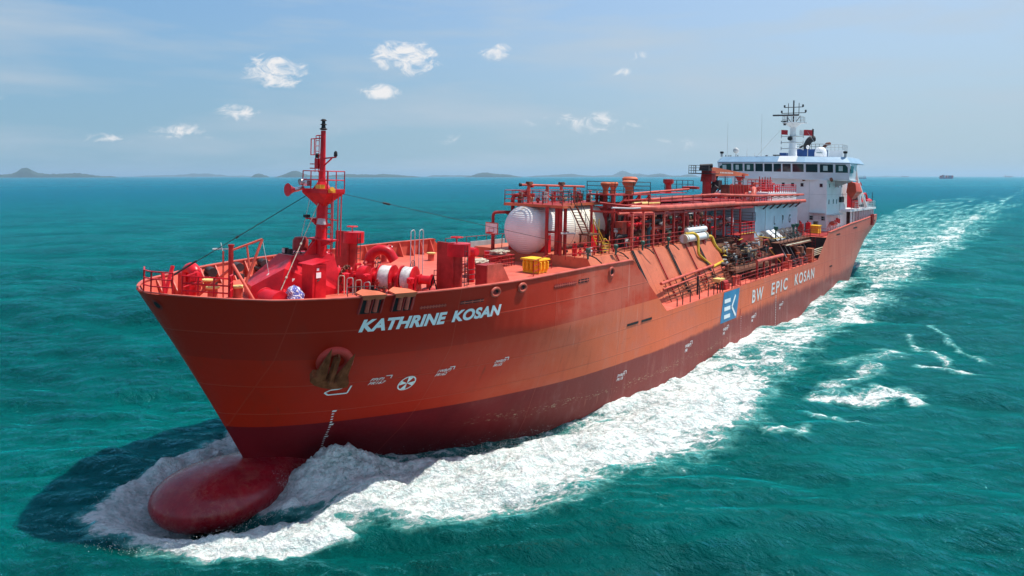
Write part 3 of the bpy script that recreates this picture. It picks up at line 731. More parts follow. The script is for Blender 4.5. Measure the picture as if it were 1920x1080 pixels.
pt('fairlead_bitt', ship, M_DRED, lambda m: (m.box(-1.0, -2.2, -1.2, .3, 8.12, 8.7, .1), m.box(-1.3, -1.9, .3, .9, 8.12, 8.6, .1), m.quadbar((-1.0, .3, 8.3), (-2.8, .8, 8.15), .2)))
# hooked red mushroom vent beside the bow
def hook_vent(m):
    m.box(-3.2, -3.75, -4.05, -3.25, ZD, 9.35)
    m.tube([(-3.47, -3.65, 9.0), (-3.47, -3.55, 9.52), (-3.47, -3.1, 9.62), (-3.47, -2.8, 9.42), (-3.47, -2.75, 9.0)], .30, 12, .35)
hv = pt('hook_vent', ship, M_RED, hook_vent, 50)
pt('vent_screen', hv, M_DRED, lambda m: m.lathe([(.34, 0), (.34, .12), (.22, .14)], (-3.47, -2.75, 8.84)))
# capped bollards
for (x, y) in ((-4.1, -3.9), (-5.1, -4.7), (-4.15, -2.35), (-5.15, -1.7), (-23.0, -5.6)):
    b = pt('bollard', ship, M_PIPE, lambda m: m.lathe([(.24, 0), (.24, .48), (.29, .5)], (x, y, ZD)), 50)
    pt('bollard_cap', b, M_OCHRE, lambda m: m.lathe([(.33, .50), (.35, .54), (.33, .60), (.1, .62)], (x, y, ZD)), 50)
# small winch / fairlead gear against the starboard bulwark
for x in (-6.2, -8.3, -10.3):
    pt('roller_gear', ship, M_DARK, lambda m: (m.box(x - .25, x + .35, -hb(x, 9) + .3, -hb(x, 9) + .9, ZD, ZD + .3), m.cyl((x, -hb(x, 9) + .35, ZD + .75), (x + .1, -hb(x, 9) + 1.0, ZD + .72), .26), m.cyl((x + .35, -hb(x, 9) + .3, ZD + .4), (x + .35, -hb(x, 9) + .9, ZD + .4), .14)))
# bow service crane: ladder post, boom triangle, legs
post = pt('bow_crane', ship, M_DRED, lambda m: (m.cyl((-4.7, -1.62, ZD), (-4.7, -1.66, 10.75), .12), m.cyl((-4.7, -1.66, 10.75), (-4.7, -1.66, 10.85), .15)))
pt('boom', post, M_PIPE, lambda m: (m.cyl((-4.7, -1.62, 10.55), (-6.0, -.95, 11.1), .055), m.cyl((-6.0, -.95, 11.1), (-5.1, -1.05, 8.7), .07), m.cyl((-5.35, -1.3, 10.83), (-5.4, -1.1, 9.65), .05)))
pt('leg', post, M_PIPE, lambda m: m.cyl((-4.72, -1.5, 9.85), (-5.15, -.15, ZD), .075)); pt('leg', post, M_PIPE, lambda m: m.cyl((-4.7, -1.7, 9.6), (-3.6, -3.0, ZD), .07))
pt('ladder', post, M_PIPE, lambda m: m.ladder((-4.55, -2.05, ZD), (-4.5, -2.05, 10.5), (.4, 1, 0), .34, .28, .022))
pt('lamp_bracket', post, M_GREY, lambda m: (m.quadbar((-4.7, -1.66, 10.62), (-4.4, -2.75, 10.55), .06), m.torus((-4.4, -2.6, 10.56), .14, .03, 'z', 12, 5), m.cyl((-4.5, -2.1, 10.5), (-4.5, -2.3, 10.9), .02)))
pt('hook_wire', post, M_GREY, lambda m: (m.cyl((-6.0, -.95, 11.05), (-6.15, -.5, 9.3), .014, n=5), m.torus((-6.15, -.5, 9.2), .13, .04, 'y', 10, 5), m.cyl((-6.15, -.65, 9.2), (-6.15, -.35, 9.2), .05)))
# windlass house with sloping front
def house(m):
    P = [(-5.9, -2.6, ZD), (-5.4, .35, ZD), (-9.7, 1.2, ZD), (-9.9, -2.9, ZD)]
    V = [(-5.95, -2.5, ZD), (-5.2, -.75, ZD), (-6.0, .65, ZD), (-9.8, .95, ZD), (-9.8, -2.7, ZD),
         (-5.9, -2.35, 8.75), (-5.35, -.8, 8.75), (-6.35, .55, 9.7),
         (-7.35, -1.55, 10.2), (-7.3, -.15, 10.2), (-9.5, .35, 10.2), (-9.6, -2.2, 10.2)]
    m.add(V, [(0, 1, 6, 5), (1, 2, 7, 6), (5, 6, 9, 8), (6, 7, 9), (2, 3, 10, 9, 7), (3, 4, 11, 10), (4, 0, 5, 8, 11), (8, 9, 10, 11), (0, 4, 3, 2, 1)])
hs = pt('windlass_house', ship, M_RED, house, None)
pt('round_hatch', hs, M_RED, lambda m: (m.lathe([(.50, 0), (.50, 1.3)], (-5.35, .45, 8.3), 'y', 24), m.torus((-5.35, .45, 8.3), .50, .05, 'y', 24, 6)), 50)
pt('grab_rail', hs, M_RED, lambda m: [m.cyl((-6.7 - .2 * k, .62, 8.75 + .25 * k), (-7.4 - .2 * k, .62, 8.75 + .25 * k), .02, n=5) for k in range(4)])
pt('warning_plate', hs, M_LETTER, lambda m: m.box(-6.75, -6.9, .60, .64, 9.0, 9.15))
pt('floodlight', hs, M_BLACK, lambda m: (m.box(-7.3, -7.5, -1.15, -.85, 10.28, 10.55), m.box(-7.3, -7.5, -.7, -.45, 10.28, 10.52), m.cyl((-7.4, -1.3, 10.25), (-7.4, -.3, 10.25), .03), m.torus((-7.6, -.2, 10.25), .22, .03, 'y', 12, 5, 0, math.pi)))
pt('lamp_face', hs, M_GREY, lambda m: m.box(-7.29, -7.27, -1.12, -.88, 10.3, 10.53))
lk = pt('equipment_locker', ship, M_RED, lambda m: (m.box(-6.75, -7.55, 1.45, 2.35, ZD, 10.0), m.add([(-6.62, 1.3, 10.0), (-6.62, 2.48, 10.0), (-7.7, 2.48, 10.16), (-7.7, 1.3, 10.16), (-6.62, 1.3, 10.04), (-6.62, 2.48, 10.04), (-7.7, 2.48, 10.2), (-7.7, 1.3, 10.2)], [(0, 1, 2, 3), (4, 5, 6, 7), (0, 1, 5, 4), (1, 2, 6, 5), (2, 3, 7, 6), (3, 0, 4, 7)])), None)
pt('locker_door', lk, M_RED, lambda m: m.box(-6.90, -7.42, 2.352, 2.38, ZD + .1, 9.85))
pt('notice', lk, M_LETTER, lambda m: m.box(-6.92, -7.2, 2.385, 2.40, 9.35, 9.62)); pt('notice', lk, M_LETTER, lambda m: m.box(-6.95, -7.08, 2.385, 2.40, 9.72, 9.84))
pt('handle', lk, M_DARK, lambda m: m.cyl((-6.95, 2.42, 9.2), (-7.1, 2.42, 9.25), .03, n=6))
lump = thing('cloth_bundle', 'blue and white striped cloth bundle on the red foredeck by the locker', 'cloth', (-6.1, 1.75, ZD))
mb = MB(); rr = random.Random(3); n = 18
vs = []; 
for j in range(9):
    for k in range(n):
        a = 2 * math.pi * k / n; h = j / 8; w = max(.0, 1 - h ** 2.6) ** .5
        f = 1 + .5 * mnoise.noise(Vector((math.cos(a) * 2, math.sin(a) * 2, h * 3)))
        vs.append((-6.05 + .42 * w * f * math.cos(a), 1.85 + .52 * w * f * math.sin(a), ZD + .02 + .92 * h * (1 + .1 * mnoise.noise(Vector((math.cos(a) * 3, math.sin(a) * 3, 2))))))
mb.add(vs, [(j * n + k, j * n + (k + 1) % n, (j + 1) * n + (k + 1) % n, (j + 1) * n + k) for j in range(8) for k in range(n)])
t = NT('striped_cloth'); w_ = t.math('SINE', t.math('ADD', t.math('MULTIPLY', t.math('ADD', t.sep()[2], t.math('MULTIPLY', t.sep()[1], .8)), 44), t.math('MULTIPLY', t.noise(3.0, 5), 34)))
t.val(t.b.inputs['Base Color'], t.mix(t.ramp(w_, -.2, .0), (.10, .12, .42), (.75, .72, .78))); t.b.inputs['Roughness'].default_value = .9; t.val(t.b.inputs['Normal'], t.bump(w_, .5, .04))
tpart('cloth', mb, t.m, lump, 60)
hp = thing('hose_heap', 'heap of red fire hose beside the striped cloth bundle', 'hose', (-5.6, 1.2, ZD)); rr = random.Random(8); mb = MB()
mb.tube([(-5.6 + rr.uniform(-.55, .5), 1.25 + rr.uniform(-.5, .4), ZD + .12 + .55 * rr.random()) for _ in range(34)], .06, 6, .2); tpart('hose', mb, M_RED, hp)

# foremast
mast = pt('foremast', ship, M_RED, lambda m: (m.cyl((-8.9, 0, 10.1), (-8.9, .02, 13.9), .29, .26, 18), m.cyl((-8.9, .02, 13.9), (-8.9, .02, 16.85), .17, .13, 14)), 50)
pt('gusset', mast, M_RED, lambda m: m.prism([(-.28, 11.3), (-.28, 10.2), (-1.35, 10.2)], 0, -8.86, -8.94))
pt('gusset', mast, M_RED, lambda m: m.prism([(-8.6, 11.0), (-8.6, 10.2), (-7.8, 10.2)], 1, -.04, .04))
def plat(m):
    m.add([(-8.35, -1.0, 13.5), (-8.35, 1.2, 13.5), (-9.5, 1.2, 13.5), (-9.5, -1.0, 13.5), (-8.35, -1.0, 13.72), (-8.35, 1.2, 13.72), (-9.5, 1.2, 13.72), (-9.5, -1.0, 13.72), (-8.8, -.15, 12.72), (-8.8, .15, 12.72), (-9.0, .15, 12.72), (-9.0, -.15, 12.72)],
          [(4, 5, 6, 7), (0, 1, 5, 4), (1, 2, 6, 5), (2, 3, 7, 6), (3, 0, 4, 7), (0, 8, 9, 1), (1, 9, 10, 2), (2, 10, 11, 3), (3, 11, 8, 0), (8, 11, 10, 9)])
pt('mast_platform', mast, M_RED, plat, None)
pt('mast_cone', mast, M_RED, lambda m: m.lathe([(.62, 0), (.30, .35), (.16, .75)], (-8.9, .02, 13.72), 'z', 4), None)
pt('platform_rail', mast, M_RED, lambda m: m.rail([(-8.37, -.97, 13.72), (-8.37, 1.17, 13.72), (-9.48, 1.17, 13.72), (-9.48, -.97, 13.72), (-8.37, -.97, 13.72)], .95, .8, .03, 2))
pt('mast_ladder', mast, M_RED, lambda m: m.ladder((-8.95, .62, 10.2), (-8.95, .62, 13.5), (0, 1, 0), .36, .26, .03))
pt('safety_cage', mast, M_RED, lambda m: ([m.cyl((-8.9 + dx, 1.0 + dy, 10.2), (-8.9 + dx, 1.0 + dy, 13.5), .03, n=6) for dx, dy in ((.1, .12), (-.1, .55), (.1, .55))], m.cyl((-8.8, .9, 12.1), (-8.8, 1.6, 12.1), .03)))
pt('upper_ladder', mast, M_RED, lambda m: m.ladder((-8.85, -.42, 14.6), (-8.85, -.40, 16.6), (0, 1, 0), .3, .26, .022))
pt('ladder_hoop', mast, M_RED, lambda m: (m.tube([(-8.9, -.1, 16.45), (-8.9, -1.05, 16.42), (-8.9, -1.05, 15.55), (-8.9, -.1, 15.55)], .035, 6), m.cyl((-8.9, -.55, 16.6), (-8.9, -.1, 16.6), .03), m.cyl((-8.9, -.75, 15.55), (-8.9, -.75, 16.4), .025)))
pt('lamp_shelf', mast, M_RED, lambda m: (m.box(-8.7, -9.1, -.85, -.1, 14.78, 14.84), m.box(-8.7, -9.1, -.85, -.1, 15.02, 15.07), m.box(-8.75, -9.05, -.5, -.2, 14.84, 15.35)))
pt('navigation_lamp', mast, M_BLACK, lambda m: m.lathe([(.10, 0), (.12, .08), (.12, .2), (.06, .26)], (-8.9, -.45, 15.37)))
pt('top_lamp', mast, M_BLACK, lambda m: m.lathe([(.13, 0), (.22, .06), (.12, .12), (.10, .26), (.19, .30), (.10, .34), (.09, .48), (.18, .52), (.08, .60)], (-8.9, .02, 16.88)))
pt('lamp_arm', mast, M_RED, lambda m: (m.quadbar((-8.9, .1, 15.35), (-8.9, 1.15, 15.42), .07), m.quadbar((-8.9, .12, 14.95), (-8.9, .8, 15.36), .06)))
pt('arm_lamp', mast, M_BLACK, lambda m: m.lathe([(.07, 0), (.1, .05), (.09, .22), (.04, .3)], (-8.9, 1.12, 15.45)))
pt('fog_horn', mast, M_RED, lambda m: m.lathe([(.36, 0), (.28, -.06), (.12, -.4), (.08, -.7)], (-7.7, -1.35, 13.62), 'x', 18), 60)
pt('horn_driver', mast, M_CHROME, lambda m: (m.cyl((-8.1, -1.35, 13.62), (-8.6, -1.2, 13.75), .12), m.cyl((-8.2, -1.0, 14.05), (-8.6, -1.0, 14.1), .18), m.box(-8.3, -8.6, -.85, -.5, 13.85, 14.15)))
pt('amber_lamp', mast, M_AMBER, lambda m: (m.box(-8.4, -8.65, 1.22, 1.5, 13.55, 13.75), m.cyl((-8.4, 1.45, 13.68), (-8.3, 1.7, 13.75), .12), ))
pt('amber_lamp', mast, M_AMBER, lambda m: m.box(-8.05, -8.35, .6, 1.0, 13.75, 13.95))
pt('mid_bracket', mast, M_RED, lambda m: (m.box(-8.5, -9.0, -.85, -.25, 12.05 - .0, 12.12), m.prism([(-.8, 12.05), (-.25, 12.05), (-.25, 11.75)], 0, -8.7, -8.8), m.box(-8.5, -9.0, .25, .8, 11.75, 11.82), m.prism([(.75, 11.75), (.25, 11.75), (.25, 11.4)], 0, -8.7, -8.8)))
pt('floodlight', mast, M_GREY, lambda m: (m.box(-8.35, -8.6, .35, .85, 11.85, 12.15, .04), ))
pt('floodlight', mast, M_BLACK, lambda m: m.box(-8.35, -8.55, -.85, -.5, 12.14, 12.3))
pt('low_bracket', mast, M_RED, lambda m: (m.box(-8.5, -9.1, -.7, 1.3, 10.98, 11.05), m.prism([(1.3, 10.98), (.25, 10.98), (.25, 10.6)], 0, -8.75, -8.85), m.prism([(-.7, 10.98), (-.25, 10.98), (-.25, 10.6)], 0, -8.75, -8.85)))
pt('bell', mast, M_DRED, lambda m: m.lathe([(.42, 0), (.42, .55), (.30, .72), (.08, .74)], (-8.5, -1.25, 10.32)), 50)
def wire(a, b, mat, r=.014, knots=()):
    o = pt('stay_wire', mast, mat, lambda m: m.cyl(a, b, r, n=6))
    for t in knots:
        p = Vector(a).lerp(Vector(b), t); q = Vector(a).lerp(Vector(b), t + .02); pt('turnbuckle', mast, mat, lambda m: m.cyl(p, q, .06))
wire((-8.5, -.75, 13.35), (-2.2, -2.95, 9.25), M_BLACK, .02, (.52,)); pt('turnbuckle', mast, M_BLACK, lambda m: m.cyl((-3.4, -2.55, 10.05), (-2.3, -2.92, 9.32), .05))
wire((-8.7, .05, 13.0), (-5.75, .95, 8.4), M_ROPE, .024, (.45, .8))
wire((-9.3, 1.1, 13.5), (-27.5, 8.6, 9.3), M_BLACK, .014, (.12,)); wire((-8.9, -1.0, 13.3), (-12.0, -6.6, 9.3), M_GREY, .01)

# two ventilation posts with wheels
def vent_post(x, y, z1, mir=1):
    p = pt('vent_post', ship, M_DRED, lambda m: (m.box(x - .05, x + .05, y, y + 1.15 * 1.05, ZD, z1)), None)
    pt('vent_trunk', p, M_DRED, lambda m: m.cyl((x - .42, y + 1.0, ZD), (x - .42, y + 1.0, z1 - .75), .36, n=20), 50)
    pt('vent_head', p, M_RED, lambda m: m.cyl((x - .45, y + 1.15, z1 - .72), (x - .45, y + 1.15, z1 - .04), .64, n=22), 50)
    pt('hand_wheel', p, M_RED, lambda m: (m.cyl((x - .45, y + 1.0, z1 - .04), (x - .45, y + 1.0, z1 + .28), .03), m.wheel((x - .45, y + 1.0, z1 + .28), .33, 'z', .03)))
    pt('trunk_step', p, M_DARK, lambda m: m.ladder((x - .3, y + 1.85, ZD), (x - .3, y + 1.85, z1 - .1), (1, .2, 0), .3, .3, .02))
vent_post(-13.3, -4.4, 10.95); vent_post(-13.3, 4.5, 10.95)
pt('wing_plate', ship, M_PIPE, lambda m: m.prism([(-14.2, 9.85), (-15.4, 9.85), (-16.6, 8.15), (-14.2, 8.15)], 1, 7.3, 7.36))
pt('vent_box', ship, M_DRED, lambda m: m.box(-14.2, -15.2, 6.5, 7.3, ZD, 9.8))
gn = pt('gooseneck_vent', ship, M_RED, lambda m: m.tube([(-12.6, -.35, ZD), (-12.6, -.35, 9.75), (-12.9, .0, 10.15), (-13.3, .45, 10.1), (-13.55, .75, 9.5)], .30, 14, .4), 60)
pt('vent_collar', gn, M_RED, lambda m: m.cyl((-12.6, -.35, 9.3), (-12.6, -.35, 9.42), .38))

# anchor windlass and mooring winches on one transverse shaft
wl_x = -11.4
_pt = pt
def pt(name, parent, mat, fn, smooth=35, label=None):                  # the winch shaft stands at an angle to the ship's beam
    m = MB(); fn(m); ca, sa = math.cos(.42), math.sin(.42); px_, py_ = wl_x, 2.6
    m.v = [(px_ + (x - px_) * ca - (y - py_) * sa, py_ + (x - px_) * sa + (y - py_) * ca, z) for x, y, z in m.v]
    return part(name, m, mat, parent, smooth, label)
ws = pt('windlass', ship, M_RED, lambda m: m.cyl((wl_x, .2, 8.95), (wl_x, 5.1, 8.95), .11), 50)
def flange(y, r_, w=.07): pt('winch_flange', ws, M_RED, lambda m: m.cyl((wl_x, y, 8.95), (wl_x, y + w, 8.95), r_, n=28), 50)
def drum(y0, y1, r_, mat, name='wire_drum'): pt(name, ws, mat, lambda m: m.lathe([(r_ * .94, 0), (r_, .05), (r_ * .97, (y1 - y0) * .5), (r_, (y1 - y0) - .05), (r_ * .94, y1 - y0)], (wl_x, y0, 8.95), 'y', 28), 50)
for y in (1.75, 2.18, 2.92, 3.42, 4.15): flange(y, .70 if y > 2 else .5)
drum(2.24, 2.95, .655, M_WIRE); drum(3.55, 4.12, .655, M_WIRE)
drum(1.7, 2.15, .28, M_RED, 'hub'); drum(3.05, 3.3, .3, M_RED, 'hub'); drum(4.55, 5.15, .24, M_RED, 'warping_head'); flange(5.13, .32, .05); flange(4.5, .3, .05)
for y in (1.55, 3.15, 4.3, .5):
    pt('winch_bracket', ws, M_RED, lambda m: m.prism([(wl_x - .55, ZD), (wl_x + .55, ZD), (wl_x + .18, 9.15), (wl_x - .18, 9.15)], 1, y, y + .12), None)
pt('gear_case', ws, M_RED, lambda m: (m.cyl((wl_x, 1.0, 8.9), (wl_x, 1.45, 8.9), .62, n=22), m.box(wl_x - .4, wl_x + .45, 1.0, 1.4, ZD, 8.9)), 50)
pt('gear_case', ws, M_RED, lambda m: (m.cyl((wl_x + .2, -.6, 8.75), (wl_x + .2, .1, 8.75), .62, n=20), m.box(wl_x - .5, wl_x + .6, -.8, .1, ZD, 8.7), m.box(wl_x - .2, wl_x + .5, -1.2, -.6, ZD, 9.35)), 50)
ch = MB()
for k in range(13):
    a = -.9 + k * .24; c = (wl_x + .2 + .66 * math.cos(a), .22, 8.75 + .66 * math.sin(a)); ch.torus(c, .10, .035, 'y' if k % 2 else 'x', 10, 5)
pt('anchor_chain', ws, M_BROWN, lambda m: m.add(ch.v, ch.f))
for (y, zz) in ((1.35, 9.75), (3.42, 9.72)):
    pt('brake_wheel', ws, M_DARK, lambda m: (m.wheel((wl_x - .35, y + .5, zz - .1), .30, 'y', .018), m.cyl((wl_x - .35, y + .5, zz - .1), (wl_x - .2, y + .5, 9.1), .02)))
for k, (x, y) in enumerate(((-10.6, .5), (-10.7, 1.7), (-10.4, 4.35))):
    pt('clutch_stand', ws, M_RED, lambda m: (m.lathe([(.26, 0), (.26, .08), (.12, .14), (.12, .75), (.2, .8), (.2, 1.05), (.1, 1.1)], (x, y, ZD)), m.cyl((x, y, ZD + .95), (x + .3, y, ZD + .98), .09)), 50)
pt = _pt
rr = random.Random(11)
for k in range(22):
    x, y = rr.uniform(-9.9, -11.2), rr.uniform(.0, 5.0); h = rr.uniform(.3, .9)
    pt('hydraulic_fitting', ws, rr.choice([M_RED, M_DARK, M_BROWN, M_DRED]), lambda m: (m.cyl((x, y, ZD), (x, y, ZD + h), rr.uniform(.04, .1)), m.cyl((x, y - .12, ZD + h * .8), (x, y + .15, ZD + h * .8), .06)))
pt('pipe_guard', ship, M_DARK, lambda m: (m.rail([(-8.8, 2.5, ZD), (-10.0, 3.1, ZD), (-10.0, 4.0, ZD)], .6, .5, .025, 2), m.quadbar((-9.3, 2.8, ZD + .5), (-9.9, 3.5, ZD + .1), .05)))
for k in range(4):
    x, y = -9.2 - .35 * k, 1.2 + .28 * k; pt('hose_pipe', ship, M_GREY if k % 2 else M_GOLD, lambda m: m.tube([(x, y, ZD), (x, y, ZD + 1.0 - .12 * k), (x - .15, y + .3, ZD + 1.05 - .12 * k), (x - .15, y + .32, ZD)], .03, 6, .12))
for k in range(14):
    x, y = rr.uniform(-9.9, -12.4), rr.uniform(-2.2, .6); h = rr.uniform(.8, 1.6)
    pt('deck_pipe', ship, rr.choice([M_RED, M_RED, M_DRED]), lambda m: m.tube([(x, y, ZD), (x, y, ZD + h), (x - .3, y + rr.uniform(-.4, .4), ZD + h)], rr.uniform(.03, .08), 6, .1))
for s in (0, .75): pt('fuelling_ladder', ship, M_GREY, lambda m: m.tube([(-16.5 - s, -1.0, ZD), (-16.5 - s, -1.0, 10.95), (-16.75 - s, -1.0, 11.05), (-16.85 - s, -1.0, 10.9), (-16.85 - s, -1.0, ZD)], .03, 6, .1))
# life rings on the starboard bulwark
for x in (-16.0, -21.8):
    y = -(hb(x, 8.8) - .3); nm = 'life ring nearer the bow hanging on the starboard bulwark' if x > -17 else 'life ring farther aft on the starboard bulwark'
    m = MB(); m.torus((x, y, 8.75), .27, .075, 'y', 24, 8); o = solo('life_ring', m, M_BUOY, 'red and white ' + nm, 'life ring', (x, y, 8.4), 'life rings on the starboard bulwark')
    for k in range(4):
        a = math.pi / 4 + k * math.pi / 2; m = MB(); m.torus((x, y, 8.75), .27, .08, 'y', 4, 8, a - .2, a + .2); tpart('white_band', m, M_LETTER, o, root={'_b': (x, y, 8.4)})
pt('yellow_topped_post', ship, M_DRED, lambda m: m.lathe([(.42, 0), (.42, .06), (.22, .1), (.2, .6), (.26, .66)], (-19.5, -6.9, ZD)))
pt('post_cap', ship, M_YEL, lambda m: m.cyl((-19.5, -6.9, ZD + .66), (-19.5, -6.9, ZD + .85), .27))
# more deck gear aft of the second vent post
pt('inner_rail', ship, M_DARK, lambda m: m.rail([(-15.0, 2.6, ZD), (-16.6, 3.9, ZD), (-17.8, 3.9, ZD)], .9, .8, .025, 3))
for (x, y) in ((-13.6, 3.6),): pt('pedestal_roller', ship, M_DRED, lambda m: (m.lathe([(.4, 0), (.4, .1), (.16, .18), (.16, .5), (.3, .56)], (x, y, ZD))))
pt('toggle_frame', ship, M_BLACK, lambda m: (m.quadbar((-12.2, 4.9, ZD), (-12.4, 5.1, 9.2), .05), m.quadbar((-12.6, 5.3, ZD), (-12.4, 5.1, 9.2), .05), m.quadbar((-12.1, 5.3, ZD + .3), (-12.5, 4.9, ZD + .3), .05)))
rv = pt('valve_stand', ship, M_RED, lambda m: (m.cyl((-17.6, 3.2, ZD), (-17.6, 3.2, 9.9), .22), m.cyl((-17.6, 2.9, 9.95), (-17.6, 3.6, 9.95), .27), m.cyl((-17.6, 3.6, 9.95), (-17.6, 3.62, 9.95), .2)), 50)

# rope piles in racks, yellow bin
def rope_pile(x, y, label, seed):
    th = thing('rope_pile', label, 'rope', (x, y, 8.9), 'mooring rope piles'); r_ = random.Random(seed); mb = MB()
    for q in range(3):
        mb.tube([(x + r_.uniform(-.75, .75), y + r_.uniform(-.55, .55), 8.97 + r_.uniform(0, .25)) for _ in range(26)], .05, 5, .25)
    tpart('rope', mb, M_ROPE, th, 60)
    rk = pt('rope_rack', ship, M_DRED, lambda m: (m.box(x - .9, x + .9, y - .7, y + .7, 8.84, 8.9), m.rail([(x - .9, y - .7, ZD), (x + .9, y - .7, ZD), (x + .9, y + .7, ZD), (x - .9, y + .7, ZD), (x - .9, y - .7, ZD)], .8, .3, .025, 3)))
rope_pile(-19.6, 1.9, 'coiled pale rope pile on the rack just aft of the second vent post', 5); rope_pile(-24.6, -.3, 'coiled pale rope pile on the rack just forward of the white tank', 6)
bn = thing('yellow_bin', 'yellow skip bin on the red foredeck near the white tank', 'bin', (-23.9, 3.5, ZD))
m = MB(); m.box(-23.3, -24.4, 2.85, 4.1, ZD + .02, 8.98); tpart('bin_body', m, M_YBIN, bn)
m = MB(); m.box(-23.15, -24.55, 2.7, 4.25, 8.98, 9.08, .03); tpart('lid', m, M_YBIN, bn)
for k in range(4):
    m = MB(); y = 2.95 + k * .33; m.prism([(-23.3, ZD + .1), (-23.12, ZD + .3), (-23.12, 8.85), (-23.3, 8.95)], 1, y, y + .1); tpart('rib', m, M_YBIN, bn)
for k in range(3):
    m = MB(); x = -23.4 - k * .42; m.prism([(4.1, ZD + .1), (4.28, ZD + .3), (4.28, 8.85), (4.1, 8.95)], 0, x, x - .1); tpart('rib', m, M_YBIN, bn)
# basketball backboard on its pole
bb = pt('basketball_post', ship, M_DRED, lambda m: (m.cyl((-27.2, -3.0, ZD), (-27.2, -3.0, 10.2), .09), m.tube([(-27.6, -2.5, 8.9), (-27.6, -2.45, 10.0), (-27.5, -2.3, 10.05)], .03, 5)))
pt('backboard', bb, M_PIPE, lambda m: m.box(-27.08, -27.12, -3.75, -2.5, 10.05, 10.95)); pt('backboard_face', bb, M_LETTER2, lambda m: m.box(-27.05, -27.08, -3.68, -2.57, 10.12, 10.88))
pt('target_square', bb, M_DRED, lambda m: (m.box(-27.035, -27.05, -3.38, -2.86, 10.5, 10.53), m.box(-27.035, -27.05, -3.38, -2.86, 10.2, 10.23), m.box(-27.035, -27.05, -3.38, -3.35, 10.2, 10.53), m.box(-27.035, -27.05, -2.89, -2.86, 10.2, 10.53)))
pt('hoop', bb, M_RED, lambda m: m.torus((-26.8, -3.12, 10.2), .23, .025, 'z', 16, 5))
pt('red_drum', ship, M_RED, lambda m: (m.cyl((-26.2, -2.5, ZD), (-26.2, -2.5, 8.85), .45, n=18), m.cyl((-26.2, -1.7, ZD), (-26.2, -1.7, 8.75), .4, n=18)))
pt('starboard_plate', ship, M_GREY, lambda m: m.box(-28.5, -33, -6.6, -6.5, ZD, 9.1))
# handrails along deck and trunk edge
pt('deck_rail', ship, M_DRED, lambda m: m.rail([(-17.9, 1.6, ZD), (-22.5, 1.6, ZD)], 1.0, 1.1, .028, 3))
pt('deck_rail', ship, M_DRED, lambda m: m.rail([(-22.0, 4.7, ZD), (-26.2, 3.2, ZD)], 1.05, 1.0, .028, 3))
pt('deck_rail', ship, M_DRED, lambda m: m.rail([(-25.4, 4.9, 8.95), (-30, 5.0, 8.9), (-37, 5.05, 8.9), (-43, 5.05, 8.9), (-50, 5.05, 8.9)], 1.05, 1.25, .028, 3))
pt('deck_rail', ship, M_DRED, lambda m: m.rail([(-28, -8.9, 8.2), (-40, -8.9, 8.2)], 1.0, 1.4, .025, 2))
for (x, y) in ((-27.2, 5.6), (-31.2, 5.55), (-35.6, 5.5), (-40.4, 5.45)):
    pt('vent_valve', ship, M_GREEN, lambda m: (m.cyl((x, y, 8.9), (x, y, 9.35), .07), m.lathe([(.13, 0), (.17, .06), (.17, .28), (.1, .34)], (x, y, 9.35)))); pt('valve_arm', ship, M_BLACK, lambda m: m.tube([(x - .1, y, 9.2), (x - .5, y + .35, 8.98), (x - .9, y + .6, 8.6)], .05, 6))
pt('deck_conduit', ship, M_DARK, lambda m: m.quadbar((-21.0, 5.2, ZD + .1), (-18.0, 7.4, ZD + .1), .05))
for k in range(3): pt('scuttle', ship, M_OCHRE, lambda m: m.cyl((-27.3 - k * .9, 5.9, 8.12), (-27.3 - k * .9, 5.9, 8.2), .2))

# ================================================================== WHITE TANK AND PLATFORM
TX0, TX1, TY, TZ, TR = -26.6, -37.6, -.35, 10.55, 1.90
prof = []
for k in range(9): a = math.pi / 2 * k / 8; prof.append((max(.02, TR * math.sin(a)), 1.25 * (1 - math.cos(a))))
prof += [(TR, (TX0 - TX1) - 1.25)] + [(max(.02, TR * math.cos(math.pi / 2 * k / 8)), (TX0 - TX1) - 1.25 + 1.25 * math.sin(math.pi / 2 * k / 8)) for k in range(1, 9)]
mb = MB(); mb.lathe([(r_, -h) for r_, h in prof], (TX0, TY, TZ), 'x', 40); tank = part('gas_tank', mb, M_TANK, ship, 60)
for x in (-28.3, -34.9): pt('tank_saddle', tank, M_RED, lambda m: m.prism([(TY - 1.9, 8.9), (TY + 1.9, 8.9), (TY + 1.87, 10.3), (TY + 1.0, 9.08), (TY, 8.82), (TY - 1.0, 9.08), (TY - 1.87, 10.3)], 0, x - .18, x + .18), None)
for x in (-29.5, -31.8, -33.6): pt('tank_band', tank, M_GREY, lambda m: m.torus((x, TY, TZ), TR + .005, .035, 'x', 36, 5))
pl = pt('tank_platform', ship, M_DRED, lambda m: m.prism([(-27.6, -2.3), (-27.6, 3.1), (-29.0, 3.1), (-29.4, 1.0), (-38.6, .8), (-38.6, -2.3)], 2, 12.46, 12.54), None)
pt('platform_edge', pl, M_ORANGE, lambda m: (m.quadbar((-29.4, 1.05, 12.43), (-38.6, .85, 12.43), .1, .2), m.quadbar((-27.6, 3.15, 12.43), (-29.0, 3.15, 12.43), .1, .2), m.quadbar((-27.55, -2.3, 12.43), (-27.55, 3.2, 12.43), .1, .2)))
pt('platform_rail', pl, M_DRED, lambda m: m.rail([(-27.6, 3.1, 12.5), (-27.6, -2.3, 12.5), (-38.5, -2.3, 12.5)], 1.0, .9, .03, 3)); pt('platform_rail', pl, M_DARK, lambda m: m.rail([(-28.9, 3.0, 12.5), (-29.4, .95, 12.5), (-38.5, .75, 12.5)], 1.0, 1.1, .03, 3))
